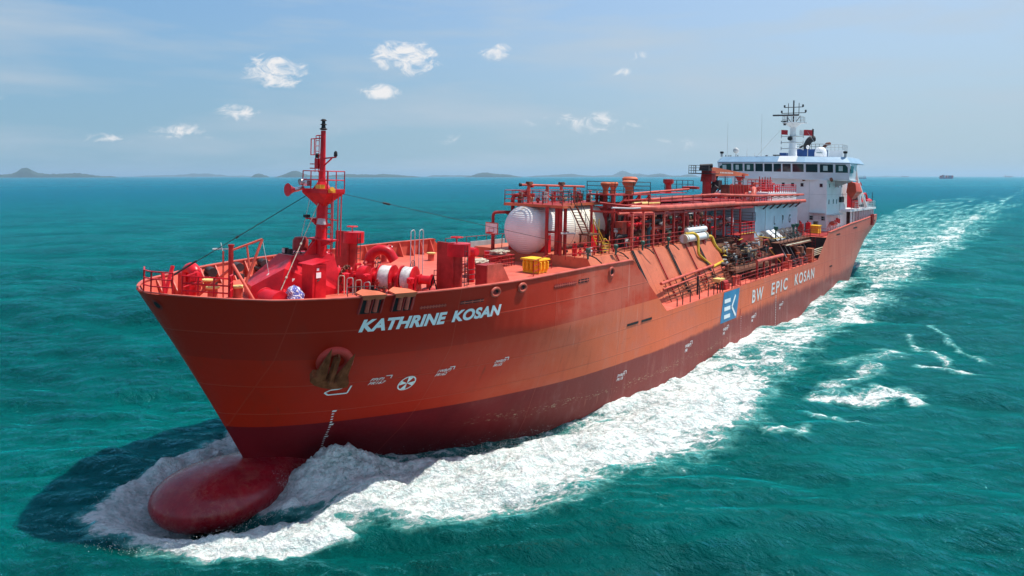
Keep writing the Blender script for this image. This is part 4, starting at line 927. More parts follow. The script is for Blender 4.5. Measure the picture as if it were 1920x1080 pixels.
for (x, y) in ((-27.3, 1.95), (-27.7, 2.9), (-28.3, 2.9), (-33.1, 2.2), (-38.3, 1.6)): pt('platform_leg', pl, M_DRED, lambda m: m.cyl((x, y, 8.9 if x < -27.6 else ZD), (x, y, 12.42), .13 if x > -29 else .11), 50)
pt('platform_leg', pl, M_DRED, lambda m: m.cyl((-27.9, 2.5, ZD), (-27.9, 2.5, 12.42), .22), 50)
pt('cross_pipe', pl, M_DRED, lambda m: (m.cyl((-27.4, 1.9, 10.55), (-28.2, 3.3, 10.55), .08),)); pt('cross_pipe', pl, M_GREY, lambda m: m.cyl((-27.6, 3.0, 10.5), (-28.6, 3.6, 10.5), .07))
pt('wedge_bracket', pl, M_RED, lambda m: m.prism([(-33.0, 8.9), (-33.0, 10.9), (-33.4, 10.9), (-34.6, 8.9)], 1, 2.2, 2.32))
hd = pt('header_pipe', ship, M_PIPE, lambda m: m.cyl((-27.9, -1.0, 13.95), (-34.5, .6, 13.85), .085), 50); pt('pipe_cap', hd, M_BLACK, lambda m: m.cyl((-27.8, -1.06, 13.95), (-27.95, -.98, 13.95), .13))
for k, t in enumerate((.12, .4, .62, .84)):
    p = Vector((-27.9, -1.0, 13.95)).lerp(Vector((-34.5, .6, 13.85)), t); pt('relief_riser', ship, M_PIPE, lambda m: (m.cyl((p.x, p.y, 12.5), (p.x, p.y, 13.9), .13), m.cyl((p.x, p.y, 13.0), (p.x, p.y, 13.12), .22)), 50)
    if k in (0, 2): pt('relief_valve', ship, M_BROWN, lambda m: (m.box(p.x - .2, p.x + .2, p.y - .2, p.y + .2, 13.98, 14.2, .03), m.cyl((p.x + .2, p.y, 14.1), (p.x - .45, p.y, 14.1), .09)))
rr = random.Random(21)
for k in range(26):
    x, y = rr.uniform(-28.2, -37.5), rr.uniform(-1.8, .7); h = rr.uniform(.35, .95)
    pt('platform_valve', ship, rr.choice([M_DRED, M_RED, M_DRED, M_BROWN, M_TAN, M_GREY]), lambda m: (m.cyl((x, y, 12.5), (x, y, 12.5 + h), rr.uniform(.05, .13)), m.cyl((x - .2, y, 12.5 + h * .6), (x + .2, y, 12.5 + h * .6), .1), m.wheel((x, y, 12.5 + h + .05), .16, 'z', .02)))
pt('instrument_box', pl, M_BROWN, lambda m: m.box(-37.6, -38.1, .2, .75, 12.55, 13.35))
pt('suction_pipe', ship, M_DRED, lambda m: m.tube([(-27.2, -3.1, ZD), (-27.2, -3.1, 11.75), (-28.5, -1.9, 11.8)], .12, 10, .3), 60)
pt('suction_pipe', ship, M_DRED, lambda m: m.tube([(-28.4, -2.1, 11.4), (-28.4, -2.15, 13.1), (-29.2, -.6, 13.15)], .15, 10, .35), 60)
pt('suction_pipe', ship, M_DRED, lambda m: m.tube([(-29.0, -2.0, 11.6), (-29.0, -2.0, 13.3), (-29.0, -1.2, 13.35), (-29.0, -1.1, 13.8), (-29.0, -.6, 13.85)], .1, 10, .25), 60)
pt('pipe_bracket', ship, M_BROWN, lambda m: m.prism([(-2.9, 11.7), (-1.2, 11.7), (-1.8, 11.2)], 0, -28.3, -28.5))
sg = pt('platform_stair', ship, M_BROWN, lambda m: [m.quadbar((-28.2, y, 12.5), (-30.0, y, 10.4), .10, .05) for y in (3.35, 3.95)])
for k in range(9): pt('tread', sg, M_DARK, lambda m: m.box(-28.35 - k * .2, -28.55 - k * .2, 3.35, 3.95, 12.25 - k * .225, 12.28 - k * .225))
pt('stair_rail', sg, M_DARK, lambda m: (m.cyl((-28.2, 3.95, 13.4), (-30.0, 3.95, 11.3), .03), m.cyl((-28.2, 3.35, 13.4), (-30.0, 3.35, 11.3), .03), [m.cyl((-28.2 - k * .6, 3.95, 12.5 - k * .7), (-28.2 - k * .6, 3.95, 13.4 - k * .7), .025, n=5) for k in range(4)]))
sl = pt('stair_landing', ship, M_BROWN, lambda m: (m.box(-29.7, -31.3, 3.2, 4.1, 10.3, 10.4), [m.cyl((x, y, 8.9), (x, y, 10.3), .08) for x, y in ((-29.8, 3.3), (-29.8, 4.0), (-31.2, 3.3), (-31.2, 4.0))]))
pt('lower_stair', sl, M_YEL, lambda m: ([m.quadbar((-31.2, y, 10.4), (-32.4, y, 8.95), .08, .05) for y in (3.4, 4.0)], [m.box(-31.3 - k * .2, -31.45 - k * .2, 3.4, 4.0, 10.15 - k * .24, 10.18 - k * .24) for k in range(6)], m.cyl((-30.4, 4.05, 10.4), (-30.4, 4.05, 11.5), .035), m.cyl((-31.2, 4.05, 10.4), (-31.2, 4.05, 11.5), .035), m.cyl((-30.4, 4.05, 11.5), (-32.2, 4.05, 9.6), .03)))
pt('yellow_frame', ship, M_YEL, lambda m: (m.tube([(-30.9, 4.4, 8.9), (-31.3, 4.5, 10.1), (-32.0, 4.6, 9.6), (-31.8, 4.6, 8.9)], .04, 6, .2), [m.cyl((-31.0, 4.5, 9.1 + .2 * k), (-31.9, 4.6, 9.1 + .16 * k), .03) for k in range(4)]))
for k in range(16):
    x, y = rr.uniform(-27.9, -33), rr.uniform(2.6, 4.7); h = rr.uniform(.2, .8)
    pt('deck_valve', ship, rr.choice([M_DARK, M_DRED, M_RED, M_GREEN, M_OCHRE, M_GREY]), lambda m: (m.cyl((x, y, 8.9), (x, y, 8.9 + h), .07), m.wheel((x, y, 8.95 + h), .15, 'z', .02), m.cyl((x - .2, y, 9.0 + h * .4), (x + .22, y, 9.0 + h * .4), .09)))
fx_ = thing('fire_extinguisher', 'pinkish red fire extinguisher box beside the tank platform legs', 'extinguisher', (-28.1, 3.9, 8.3)); m = MB(); m.cyl((-28.1, 3.9, 8.9), (-28.1, 3.9, 9.8), .18, n=12); tpart('cylinder', m, M_RED, fx_, 50); m = MB(); m.cyl((-28.1, 3.9, 9.8), (-28.1, 3.9, 9.95), .06); tpart('valve', m, M_BLACK, fx_)

# ================================================================== PIPE RACK AND MUSHROOM VENTS
mp_ = pt('vent_tower', ship, M_DRED, lambda m: m.box(-35.8, -42.4, .0, 2.7, 13.15, 13.25), None)
for (x, y) in ((-35.9, .1), (-35.9, 2.6), (-38.3, 2.6), (-40.4, 2.6), (-42.3, .1), (-42.3, 2.6)): pt('tower_leg', mp_, M_DRED, lambda m: m.quadbar((x, y, 8.9), (x, y, 13.15), .22))
for (x0, x1) in ((-35.9, -38.3), (-38.3, -40.4), (-40.4, -42.3)): pt('tower_brace', mp_, M_DRED, lambda m: m.quadbar((x0, 2.6, 12.0), (x1, 2.6, 13.1), .12))
pt('tower_rail', mp_, M_DARK, lambda m: m.rail([(-35.9, 0, 13.25), (-35.9, 2.7, 13.25), (-42.3, 2.7, 13.25), (-42.3, 0, 13.25)], 1.05, 3.2, .03, 3))
for (x, y, s_, h) in ((-36.6, 1.4, .75, 14.25), (-38.6, 1.0, .75, 14.25), (-39.6, 2.0, 1.05, 14.45), (-41.6, 1.0, 1.2, 14.75)):
    mv = pt('mushroom_vent', ship, M_ORANGE, lambda m: m.lathe([(.32 * s_, 0), (.3 * s_, h - 13.25 - .75 * s_), (.58 * s_, h - 13.25 - .25 * s_), (.60 * s_, h - 13.25 - .12 * s_), (.45 * s_, h - 13.25), (.1, h - 13.25 + .03)], (x, y, 13.25), 'z', 20), 50)
    pt('vent_pipe', mv, M_DRED, lambda m: m.cyl((x, y, 8.9), (x, y, 13.15), .26 * s_, n=14), 50)
# open rack
for k, x in enumerate((-34.8, -36.7, -38.5, -40.5, -42.4, -44.5, -47, -49.6, -52, -54.3, -56.6, -59)):
    pt('rack_post', ship, M_PIPE if k < 4 else M_DRED, lambda m: m.quadbar((x, 4.95, 8.9), (x, 4.95, 11.8), .17))
    if k % 2 == 0 or k > 4: pt('rack_post', ship, M_DRED, lambda m: m.quadbar((x, .6, 8.9), (x, .6, 11.8), .17))
    pt('rack_beam', ship, M_DRED, lambda m: m.quadbar((x, -3.2, 11.85), (x, 5.0, 11.85), .14, .16))
pt('rack_beam', ship, M_DRED, lambda m: m.quadbar((-34, 4.95, 11.72), (-63, 4.95, 11.72), .12, .18)); pt('rack_beam', ship, M_DRED, lambda m: m.quadbar((-34, .6, 11.72), (-63, .6, 11.72), .12, .18))
pt('catwalk', ship, M_DRED, lambda m: m.box(-38.5, -64, 3.3, 4.3, 12.3, 12.36)); pt('catwalk_rail', ship, M_DRED, lambda m: (m.rail([(-38.5, 4.45, 12.2), (-50, 4.45, 12.2), (-63.5, 4.45, 12.2)], .95, 2.4, .035, 2), ))
pt('cargo_pipe', ship, M_PIPE, lambda m: m.tube([(-36.3, 3.2, 12.2), (-38.8, 5.0, 12.15), (-56.5, 5.05, 12.2), (-57.5, 4.8, 12.2)], .25, 14, .5), 60)
pt('cargo_pipe', ship, M_PIPE, lambda m: m.tube([(-56.0, 4.55, 12.15), (-64.0, 4.75, 12.1), (-66.0, 5.25, 12.12), (-82.4, 5.3, 12.12)], .21, 14, .5), 60)
pt('cargo_pipe', ship, M_PIPE, lambda m: m.tube([(-39.5, 4.1, 12.85), (-53.6, 4.2, 13.15), (-64.5, 4.9, 12.95), (-81.6, 5.3, 12.95)], .13, 12, .5), 60)
pt('cargo_pipe', ship, M_DRED, lambda m: m.tube([(-37.5, 2.6, 12.7), (-53.6, 3.6, 13.0), (-66, 4.5, 12.85)], .10, 10, .5), 60)
pt('cargo_pipe', ship, M_DRED, lambda m: m.tube([(-38.0, 1.6, 12.45), (-45, 1.9, 12.5), (-60, 1.9, 12.5)], .12, 10, .5), 60)
pt('cargo_pipe', ship, M_PIPE, lambda m: m.tube([(-42.8, .6, 13.2), (-55.5, .6, 13.6)], .11, 10), 60)
pt('cargo_pipe', ship, M_OCHRE, lambda m: m.tube([(-38.2, 3.2, 12.45), (-43, 3.2, 12.45)], .16, 10), 60)
pt('cargo_pipe', ship, M_GREY, lambda m: m.tube([(-33.9, 3.6, 12.25), (-36.5, 4.0, 12.15), (-38.0, 4.4, 12.2)], .08, 10, .3), 60)
pt('cargo_pipe', ship, M_PIPE, lambda m: m.tube([(-33.2, 4.6, 11.85), (-38.5, 4.9, 11.8)], .10, 10), 60)
pt('cargo_pipe', ship, M_DRED, lambda m: m.tube([(-34, 2.4, 12.6), (-36.3, 3.6, 12.35), (-38.3, 3.9, 12.55)], .09, 8, .2), 60)
for k, x in enumerate(np.arange(-66.5, -82, -2.6)): pt('pipe_bracket', ship, M_BLACK, lambda m: m.quadbar((x, 5.5, 11.92), (x - 1.0, 4.65, 11.35), .12)); pt('pipe_bracket', ship, M_BLACK, lambda m: m.quadbar((x, 5.3, 12.82), (x - .7, 4.0, 12.5), .07))
pt('deck_slab', ship, M_RED, lambda m: m.box(-46.5, -56.0, -1.2, .2, 13.15, 13.22)); pt('deck_slab', ship, M_DRED, lambda m: m.box(-56, -66.0, -4.5, 3.2, 12.3, 12.45))
pt('big_vent', ship, M_DRED, lambda m: m.lathe([(.32, 0), (.32, 1.0), (.55, 1.1), (.55, 1.5), (.2, 1.52)], (-53.0, -.6, 13.1), 'z', 16), 50); pt('big_vent', ship, M_DRED, lambda m: m.lathe([(.9, 0), (.9, .25), (.3, .3)], (-56.5, .4, 13.6), 'z', 16), 50)
pt('upper_rail', ship, M_DARK, lambda m: m.rail([(-54, -1.5, 13.2), (-61.5, -1.5, 13.2)], 1.3, 1.5, .035, 3))
# machinery standing in the rack
rr = random.Random(33)
for k in range(60):
    x, y = rr.uniform(-34.5, -57), rr.uniform(-.5, 4.6); z0_ = 8.9; h = rr.uniform(.6, 2.7); r_ = rr.uniform(.08, .2)
    pt('riser_pipe', ship, rr.choice([M_DRED, M_DARK, M_DRED, M_BROWN, M_DARK, M_TEAL, M_BROWN]), lambda m: m.tube([(x, y, z0_), (x, y, z0_ + h), (x + rr.uniform(-1.5, 1.5), y + rr.uniform(-.3, .3), z0_ + h)], r_, 8, .3), 60)
for k in range(64):
    x, y, z = rr.uniform(-35, -56), rr.uniform(1.0, 4.7), rr.uniform(9.2, 11.3); L = rr.uniform(1, 4)
    pt('service_pipe', ship, rr.choice([M_DRED, M_RED, M_BROWN, M_DARK, M_PIPE, M_GREY]), lambda m: (m.cyl((x, y, z), (x - L, y, z), rr.uniform(.05, .13), n=8), m.cyl((x - L * .4, y, z), (x - L * .4 - .08, y, z), .2, n=10)), 60)
for k in range(24):
    x, y = rr.uniform(-35.5, -58), rr.uniform(.2, 4.0); a, b_, h = rr.uniform(.5, 1.2), rr.uniform(.5, 1.0), rr.uniform(.5, 1.6)
    pt('pump_unit', ship, rr.choice([M_DRED, M_DARK, M_RED, M_BROWN]), lambda m: (m.box(x, x - a, y, y - b_, 8.9, 8.9 + h * .5), m.cyl((x, y - b_ / 2, 8.9 + h * .6), (x - a * 1.3, y - b_ / 2, 8.9 + h * .6), .3, n=14), m.cyl((x - a / 2, y - b_ / 2, 8.9 + h * .6), (x - a / 2, y - b_ / 2, 9.0 + h), .12)), 50)
for k in range(60):
    x, y, z = rr.uniform(-35, -57), rr.uniform(2.0, 4.9), rr.uniform(9.2, 11.2)
    pt('control_valve', ship, rr.choice([M_TAN, M_DARK, M_RED, M_GREY, M_GREEN, M_DRED]), lambda m: (m.lathe([(.06, 0), (.16, .08), (.18, .2), (.08, .3)], (x, y, z)), m.cyl((x, y, z - .3), (x, y, z), .05), m.wheel((x, y, z + .36), .17, 'z', .022)))
pt('orange_cabinet', ship, M_PIPE, lambda m: m.box(-36.2, -36.9, 2.6, 3.3, 8.9, 11.0)); pt('orange_cabinet', ship, M_DRED, lambda m: m.box(-37.2, -38.1, 2.6, 3.3, 8.9, 11.0)); 
pt('white_cabinet', ship, M_WHITE, lambda m: m.box(-57.0, -57.8, 4.2, 4.7, 9.9, 10.7))
pt('back_screen', ship, M_DARK, lambda m: m.box(-44, -61, -3.2, -3.0, 8.9, 12.2)); pt('back_screen', ship, M_BROWN, lambda m: m.box(-47, -47.2, -2.5, 1.5, 8.9, 11.8))
for k in range(4):
    y = 1.2 + k * .8; pt('insulated_riser', ship, M_TEAL if k % 2 else M_DARK, lambda m: m.tube([(-51.5 - k * .9, y, 8.2), (-51.5 - k * .9, y, 11.4), (-52.3 - k * .9, y, 11.6)], .2, 10, .4), 60)
# railed red bay in front of the house
pt('side_bay', ship, M_DRED, lambda m: (m.box(-56.4, -60.5, 4.4, 6.0, 8.9, 8.98), m.box(-56.4, -60.5, 5.9, 6.0, 8.2, 8.98))); pt('bay_rail', ship, M_RED, lambda m: m.rail([(-56.4, 4.5, 8.98), (-56.4, 6.0, 8.98), (-60.5, 6.0, 8.98)], 1.3, .8, .04, 4))
for k in range(4): pt('inclined_ladder', ship, M_DRED, lambda m: m.quadbar((-55.5 - k * .8, 5.2, 8.9), (-57.5 - k * .8, 7.3, 6.4), .07))

# ================================================================== PORT SIDE: heat exchanger, yellow pipes, manifold
hx = pt('heat_exchanger', ship, M_WHITE, lambda m: (m.cyl((-43.7, 5.35, 9.32), (-48.9, 5.25, 9.32), .36, n=18),), 50)
pt('upper_drum', hx, M_WHITE, lambda m: m.cyl((-44.6, 5.2, 10.0), (-48.9, 5.2, 10.0), .25, n=16), 50)
for x in (-43.7, -44.1, -48.5): pt('flange', hx, M_GOLD, lambda m: m.cyl((x, 5.33, 9.32), (x - .1, 5.33, 9.32), .43, n=18), 50)
for k in range(5): pt('nozzle', hx, M_GREY, lambda m: m.cyl((-45.2 - k * .8, 5.22, 9.4), (-45.2 - k * .8, 5.22, 10.4), .08))
for x in (-45, -48): pt('support_leg', hx, M_DRED, lambda m: m.box(x, x - .4, 5.2, 5.5, 8.2, 9.05))
pt('yellow_pipe', ship, M_YEL, lambda m: m.tube([(-44.2, 5.3, 9.75), (-45.6, 5.45, 9.75), (-45.9, 5.8, 9.5), (-45.3, 6.1, 7.9), (-47.3, 6.55, 6.75), (-48.5, 6.5, 6.5)], .12, 10, .25), 60)
pt('yellow_pipe', ship, M_YEL, lambda m: m.tube([(-49.0, 5.35, 9.25), (-50.2, 5.35, 9.2), (-50.2, 5.7, 8.35), (-50.8, 6.0, 7.75), (-52.8, 6.2, 7.6), (-52.9, 6.2, 5.9)], .15, 10, .3), 60)
pt('yellow_pipe', ship, M_YEL, lambda m: m.tube([(-47.5, 6.6, 6.6), (-51.0, 6.5, 6.95), (-51.3, 6.3, 6.9)], .13, 10, .2), 60); pt('pipe_coupling', ship, M_YEL, lambda m: (m.cyl((-50.9, 6.4, 7.1), (-51.1, 6.4, 7.15), .3, n=12), m.cyl((-52.3, 6.2, 7.62), (-52.45, 6.2, 7.62), .26, n=12)))
pt('side_pipe', ship, M_PIPE, lambda m: m.tube([(-34.9, 7.5, 6.55), (-47.6, 6.6, 6.75)], .12, 10), 60)
pt('side_pipe', ship, M_PIPE, lambda m: m.tube([(-34.9, 7.7, 6.15), (-51.5, 6.9, 6.5)], .07, 8), 60)
for k in range(4): pt('side_pipe', ship, M_BROWN, lambda m: m.cyl((-35.2, 7.55 + .12 * k, 6.0 - .22 * k), (-50.5, 7.3 + .12 * k, 6.1 - .22 * k), .035, n=6))
for k in range(8): x = -36 - k * 2; pt('pipe_stand', ship, M_BROWN, lambda m: (m.quadbar((x, 7.9, 5.05), (x, 7.2, 6.7), .06), m.quadbar((x, 7.2, 6.2), (x, 8.0, 5.9), .05)))
rr = random.Random(44)
plm = pt('manifold_platform', ship, M_BROWN, lambda m: (m.box(-49.5, -59.5, 5.6, 8.0, 6.1, 6.18), m.box(-49.5, -59.5, 7.9, 8.05, 5.95, 6.22)), None)
for x in np.arange(-49.6, -59.6, -2.4): pt('platform_leg', plm, M_DARK, lambda m: m.quadbar((x, 7.85, 5.03), (x, 7.85, 6.1), .12))
pt('platform_rail', plm, M_DARK, lambda m: m.rail([(-49.6, 7.95, 6.2), (-59.4, 7.95, 6.2)], 1.0, 1.2, .022, 3))
for k in range(84):
    x, y, z = rr.uniform(-49.5, -60), rr.uniform(4.8, 7.5), rr.uniform(6.4, 8.0); mt = rr.choice([M_DARK, M_BROWN, M_DARK, M_TAN, M_DRED, M_GREY, M_BLACK])
    pt('manifold_valve', plm, mt, lambda m: (m.cyl((x, y - .6, z), (x, y + .2, z), .14, n=10), m.cyl((x, y + .2, z), (x, y + .28, z), .26, n=12), m.cyl((x, y, z), (x, y, z + .4), .05), m.wheel((x, y, z + .42), .2, 'z', .022)))
for k in range(60):
    x, y, z = rr.uniform(-49.0, -62), rr.uniform(4.4, 7.6), rr.uniform(6.3, 8.4); L = rr.uniform(.6, 2.6)
    pt('manifold_pipe', plm, rr.choice([M_BROWN, M_DARK, M_DRED, M_BROWN, M_PIPE]), lambda m: m.tube([(x, y, z - .8), (x, y, z), (x - L, y + rr.uniform(-.3, .3), z)], rr.uniform(.04, .11), 7, .2), 60)
pt('yellow_guard_rail', ship, M_YEL, lambda m: m.tube([(-57.5, 5.6, 9.0), (-62, 5.6, 9.0), (-63, 5.5, 8.5), (-67, 6.1, 8.0), (-71, 6.2, 7.95)], .05, 6, .2)); pt('yellow_guard_rail', ship, M_YEL, lambda m: (m.quadbar((-64.6, 5.3, 8.1), (-66.8, 7.2, 5.2), .07), m.cyl((-55.0, 6.3, 8.6), (-63.0, 5.0, 8.6), .04)))
# hose-handling rail above the port deck edge
hr = pt('hose_rail', ship, M_PIPE, lambda m: m.cyl((-53.6, 8.6, 6.75), (-62.0, 8.6, 6.75), .17, n=12), 50)
for k in range(5): pt('rail_leg', hr, M_DRED, lambda m: m.quadbar((-53.8 - k * 2.0, 8.6, 5.05), (-53.8 - k * 2.0, 8.6, 6.65), .16))
pt('drip_tray', ship, M_BROWN, lambda m: m.box(-53.6, -62, 7.6, 8.4, 5.5, 5.75))
for k in range(9): x = -53.9 - k; pt('tray_post', ship, M_DARK, lambda m: m.quadbar((x, 8.5, 5.05), (x, 8.5, 5.9), .12))
# deck edge rails, stanchions, bollards, boxes
pt('side_rail', ship, M_DRED, lambda m: m.rail([(-46.6, 9.05, 5.08), (-53.5, 9.05, 5.1), (-62.5, 9.05, 5.1), (-72.5, 9.05, 5.15)], 1.0, 1.4, .025, 3))
for x, h in ((-34.6, .6), (-35.6, 1.0), (-37.0, 1.0), (-38.8, 1.1), (-40.6, 1.0), (-41.8, .9), (-42.6, .9), (-43.2, .9), (-43.8, .9), (-46.0, 1.0)): pt('stanchion', ship, M_DARK, lambda m: (m.cyl((x, 9.0, 5.05), (x, 9.0, 5.05 + h), .045, n=6), m.cyl((x, 9.0, 5.08 + h * .8), (x - (.5 if int(x * 10) % 2 else 0), 9.0, 5.08), .03, n=5)))
pt('davit_post', ship, M_DARK, lambda m: (m.cyl((-40.8, 8.0, 5.05), (-40.8, 8.0, 6.6), .09),))
for x in (-48.0, -49.0, -65.0, -69.5): b = pt('bollard', ship, M_PIPE, lambda m: m.lathe([(.28, 0), (.26, .1), (.2, .15), (.2, .7), (.27, .75), (.27, .85)], (x, 8.5, 5.04)), 50)
pt('winch_frame', ship, M_DRED, lambda m: (m.box(-45.0, -46.0, 8.2, 8.8, 5.04, 5.5), m.cyl((-45, 8.5, 5.6), (-46, 8.5, 5.6), .2)))
pt('junction_box', ship, M_OCHRE, lambda m: m.box(-45.0, -46.2, 7.6, 8.3, 5.6, 5.9)); pt('fire_valve', ship, M_RED, lambda m: (m.cyl((-44.6, 7.2, 5.05), (-44.6, 7.2, 6.0), .08), m.wheel((-44.6, 7.2, 6.05), .2)))
for x in (-64.5, -66.5, -68.5, -71): pt('deck_fitting', ship, rr.choice([M_PIPE, M_ORANGE, M_DARK]), lambda m: (m.box(x, x - .8, 7.9, 8.6, 5.04, 5.7), m.cyl((x - .4, 8.2, 5.7), (x - .4, 8.2, 6.2), .15)))
for x in (-67.0, -70.5): pt('deck_fitting', ship, M_ORANGE, lambda m: (m.lathe([(.3, 0), (.3, .3), (.18, .4), (.18, 1.2), (.3, 1.3)], (x, 7.8, 5.04))))
gp = pt('gangway', ship, M_GOLD, lambda m: [m.cyl((-73.6, 8.7, 5.75 + .22 * k), (-79.0, 8.8, 5.85 + .22 * k), .08, n=8) for k in range(4)]); pt('gangway_end', gp, M_ORANGE, lambda m: (m.box(-72.5, -73.5, 8.2, 8.9, 5.1, 6.7), m.box(-79, -79.1, 8.5, 9.0, 5.6, 6.9)))
pt('boat_hook_box', ship, M_BROWN, lambda m: (m.box(-71.5, -72.3, 7.2, 8.0, 5.05, 6.9), m.quadbar((-70, 7.4, 7.2), (-72.0, 8.4, 5.1), .3)))
# walkway aft along the trunk
wk = pt('side_walkway', ship, M_BROWN, lambda m: (m.box(-66, -78.4, 6.1, 7.1, 7.55, 7.62)), None); pt('walkway_rail', wk, M_DARK, lambda m: m.rail([(-66, 7.1, 7.62), (-78.4, 7.1, 7.62)], 1.0, 1.4, .028, 3)); pt('walkway_rail', wk, M_DARK, lambda m: m.rail([(-66, 6.1, 7.62), (-78.4, 6.1, 7.62)], 1.0, 2.4, .028, 2))
for k in range(3): pt('walkway_pipe', wk, M_GOLD if k == 1 else M_BROWN, lambda m: m.cyl((-67 - k, 7.0 + .15 * k, 7.35 - .12 * k), (-79.5, 7.0 + .15 * k, 7.35 - .12 * k), .08, n=8))
for k in range(7): x = -66.5 - 1.9 * k; pt('vent_flap', ship, M_DARK if k not in (1, 2) else M_WHITE, lambda m: m.add([(x, 4.7, 8.75), (x - 1.2, 4.7, 8.8), (x - 1.4, 6.0, 7.75), (x - .2, 6.0, 7.7)], [(0, 1, 2, 3)]))
for x in (-68.3, -75.3, -76.9): pt('green_vent', ship, M_GREEN, lambda m: (m.cyl((x, 5.9, 7.7), (x, 5.9, 9.0), .09), m.lathe([(.16, 0), (.26, .25), (.26, .42)], (x, 5.9, 8.9))))

# ================================================================== CARGO MACHINERY HOUSE (white, lettered)
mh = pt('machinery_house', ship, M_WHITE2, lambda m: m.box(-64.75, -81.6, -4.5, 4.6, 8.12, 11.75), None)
pt('upper_house', mh, M_WHITE, lambda m: m.box(-71.8, -83.8, -3.5, 3.8, 12.0, 13.2), None)
pt('house_roof', mh, M_DRED, lambda m: m.box(-64.5, -82, -4.8, 5.0, 11.76, 11.9), None)
for (x0, s_) in ((-64.70, 1),): 
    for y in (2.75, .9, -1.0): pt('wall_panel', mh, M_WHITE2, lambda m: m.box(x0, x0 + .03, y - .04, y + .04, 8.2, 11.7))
for x in (-68.4, ): pt('wall_seam', mh, M_GREY, lambda m: m.box(x, x - .06, 4.602, 4.63, 8.2, 11.4))
pt('house_balcony', mh, M_DRED, lambda m: (m.box(-64.7, -63.6, -2.5, 4.7, 9.95, 10.05), m.prism([(3.9, 9.95), (4.6, 9.95), (4.6, 9.2)], 0, -64.0, -64.1)), None); pt('balcony_rail', mh, M_DARK, lambda m: m.rail([(-63.6, -2.5, 10.05), (-63.6, 4.7, 10.05), (-64.7, 4.7, 10.05)], 1.0, 1.2, .03, 3))
for i, (L_, x) in enumerate((('L', -71.6), ('P', -74.9), ('G', -77.7))):
    cu = bpy.data.curves.new('t', 'FONT'); cu.body = L_; cu.size = 1.5; cu.offset = .015
    to = bpy.data.objects.new('t', cu); scene.collection.objects.link(to); bpy.context.view_layer.update()
    me2 = bpy.data.meshes.new_from_object(to.evaluated_get(bpy.context.evaluated_depsgraph_get())); bpy.data.objects.remove(to)
    for v in me2.vertices: v.co = Vector((x - v.co.x * .75 - X0, 4.635, 9.35 + v.co.y))
    me2.materials.clear(); me2.materials.append(M_BLACKP); me2.name = 'house_lettering'; o = bpy.data.objects.new('house_lettering', me2); scene.collection.objects.link(o); o.parent = mh
pt('house_door', mh, M_GREY, lambda m: m.box(-64.72, -64.66, .2, 1.0, 8.2, 9.8))
rr = random.Random(55)
for k in range(60):
    x, y, z = rr.uniform(-64, -81), rr.uniform(-2.5, 3.2), 13.22 if False else 12.0; top = 13.2 if x < -71.8 else 12.0
    h = rr.uniform(.25, 1.1); pt('roof_pipe', ship, rr.choice([M_DRED, M_RED, M_DRED, M_PIPE, M_BROWN]), lambda m: m.tube([(x, y, top), (x, y, top + h), (x - rr.uniform(.3, 1.8), y + rr.uniform(-.5, .5), top + h)], rr.uniform(.05, .16), 7, .2), 60)
pt('roof_rail', ship, M_RED, lambda m: m.rail([(-72, 3.75, 13.2), (-83.7, 3.75, 13.2)], 1.0, .9, .045, 3)); pt('roof_rail', ship, M_RED, lambda m: m.rail([(-64.5, 4.3, 11.9), (-71.5, 4.3, 11.9)], 1.0, .9, .045, 3))
pt('roof_grille', ship, M_RED, lambda m: (m.rail([(-72, 2.6, 13.25), (-77, 2.6, 13.25)], 1.5, .5, .04, 5), m.rail([(-72, 1.2, 13.25), (-72, 2.6, 13.25)], 1.5, .5, .04, 4)))
pt('big_duct', ship, M_PIPE, lambda m: m.tube([(-65.5, 4.0, 12.0), (-66.4, 3.9, 13.3), (-67.4, 3.5, 13.7)], .3, 12, .5), 60); pt('big_duct', ship, M_PIPE, lambda m: m.tube([(-64.6, 4.1, 12.0), (-65.4, 4.0, 13.2)], .2, 12), 60)
pt('brick_duct', ship, M_BROWN, lambda m: (m.box(-64.8, -71.5, .5, 1.5, 13.0, 14.1), ), None)
for k in range(12): x = -65.1 - k * .53; pt('duct_rib', ship, M_RED, lambda m: m.box(x, x - .1, 1.5, 1.58, 13.0, 14.1))
for y in (2.0, 2.9): 
    pass
pt('roof_frame', ship, M_DARK, lambda m: ([m.cyl((x, y, 14.0), (x, y, 15.1), .05) for x in (-67.5, -70.3) for y in (-1.0, 1.2)], m.cyl((-67.5, 1.2, 15.1), (-70.3, 1.2, 15.1), .04), m.cyl((-67.5, 1.2, 14.5), (-70.3, 1.2, 14.5), .04), m.ladder((-66.2, .6, 13.5), (-66.2, .6, 15.1), (0, 1, 0))))
pt('antenna_rods', ship, M_DRED, lambda m: [m.cyl((-75.5 - 1.1 * k, 1.5, 13.2), (-75.5 - 1.1 * k, 1.5, 15.2 - .1 * (k % 2)), .06) for k in range(5)])

# cargo hose crane
cr = pt('hose_crane', ship, M_DRED, lambda m: (m.cyl((-64.3, -1.0, 12.2), (-64.3, -1.0, 14.9), .52, n=20), m.box(-63.8, -65.2, -1.6, -.2, 14.4, 15.7, .1)), 50)
pt('crane_platform', cr, M_DARK, lambda m: (m.box(-62.6, -65.0, -2.6, .2, 15.3, 15.4), m.rail([(-62.7, -.2, 15.4), (-62.7, -2.6, 15.4), (-64.8, -2.6, 15.4)], .9, .7, .03, 3)))
pt('crane_motor', cr, M_DARK, lambda m: (m.box(-63.5, -64.6, -1.7, -.5, 15.7, 16.3, .08), m.cyl((-63.6, -1.6, 16.2), (-64.4, -.4, 16.3), .25)))
pt('crane_boom', cr, M_ORANGE, lambda m: m.prism([(-64.0, 14.9), (-64.6, 16.1), (-66.0, 16.15), (-77.6, 15.5), (-77.6, 15.25), (-66.5, 15.1)], 1, -1.35, -.65), None)
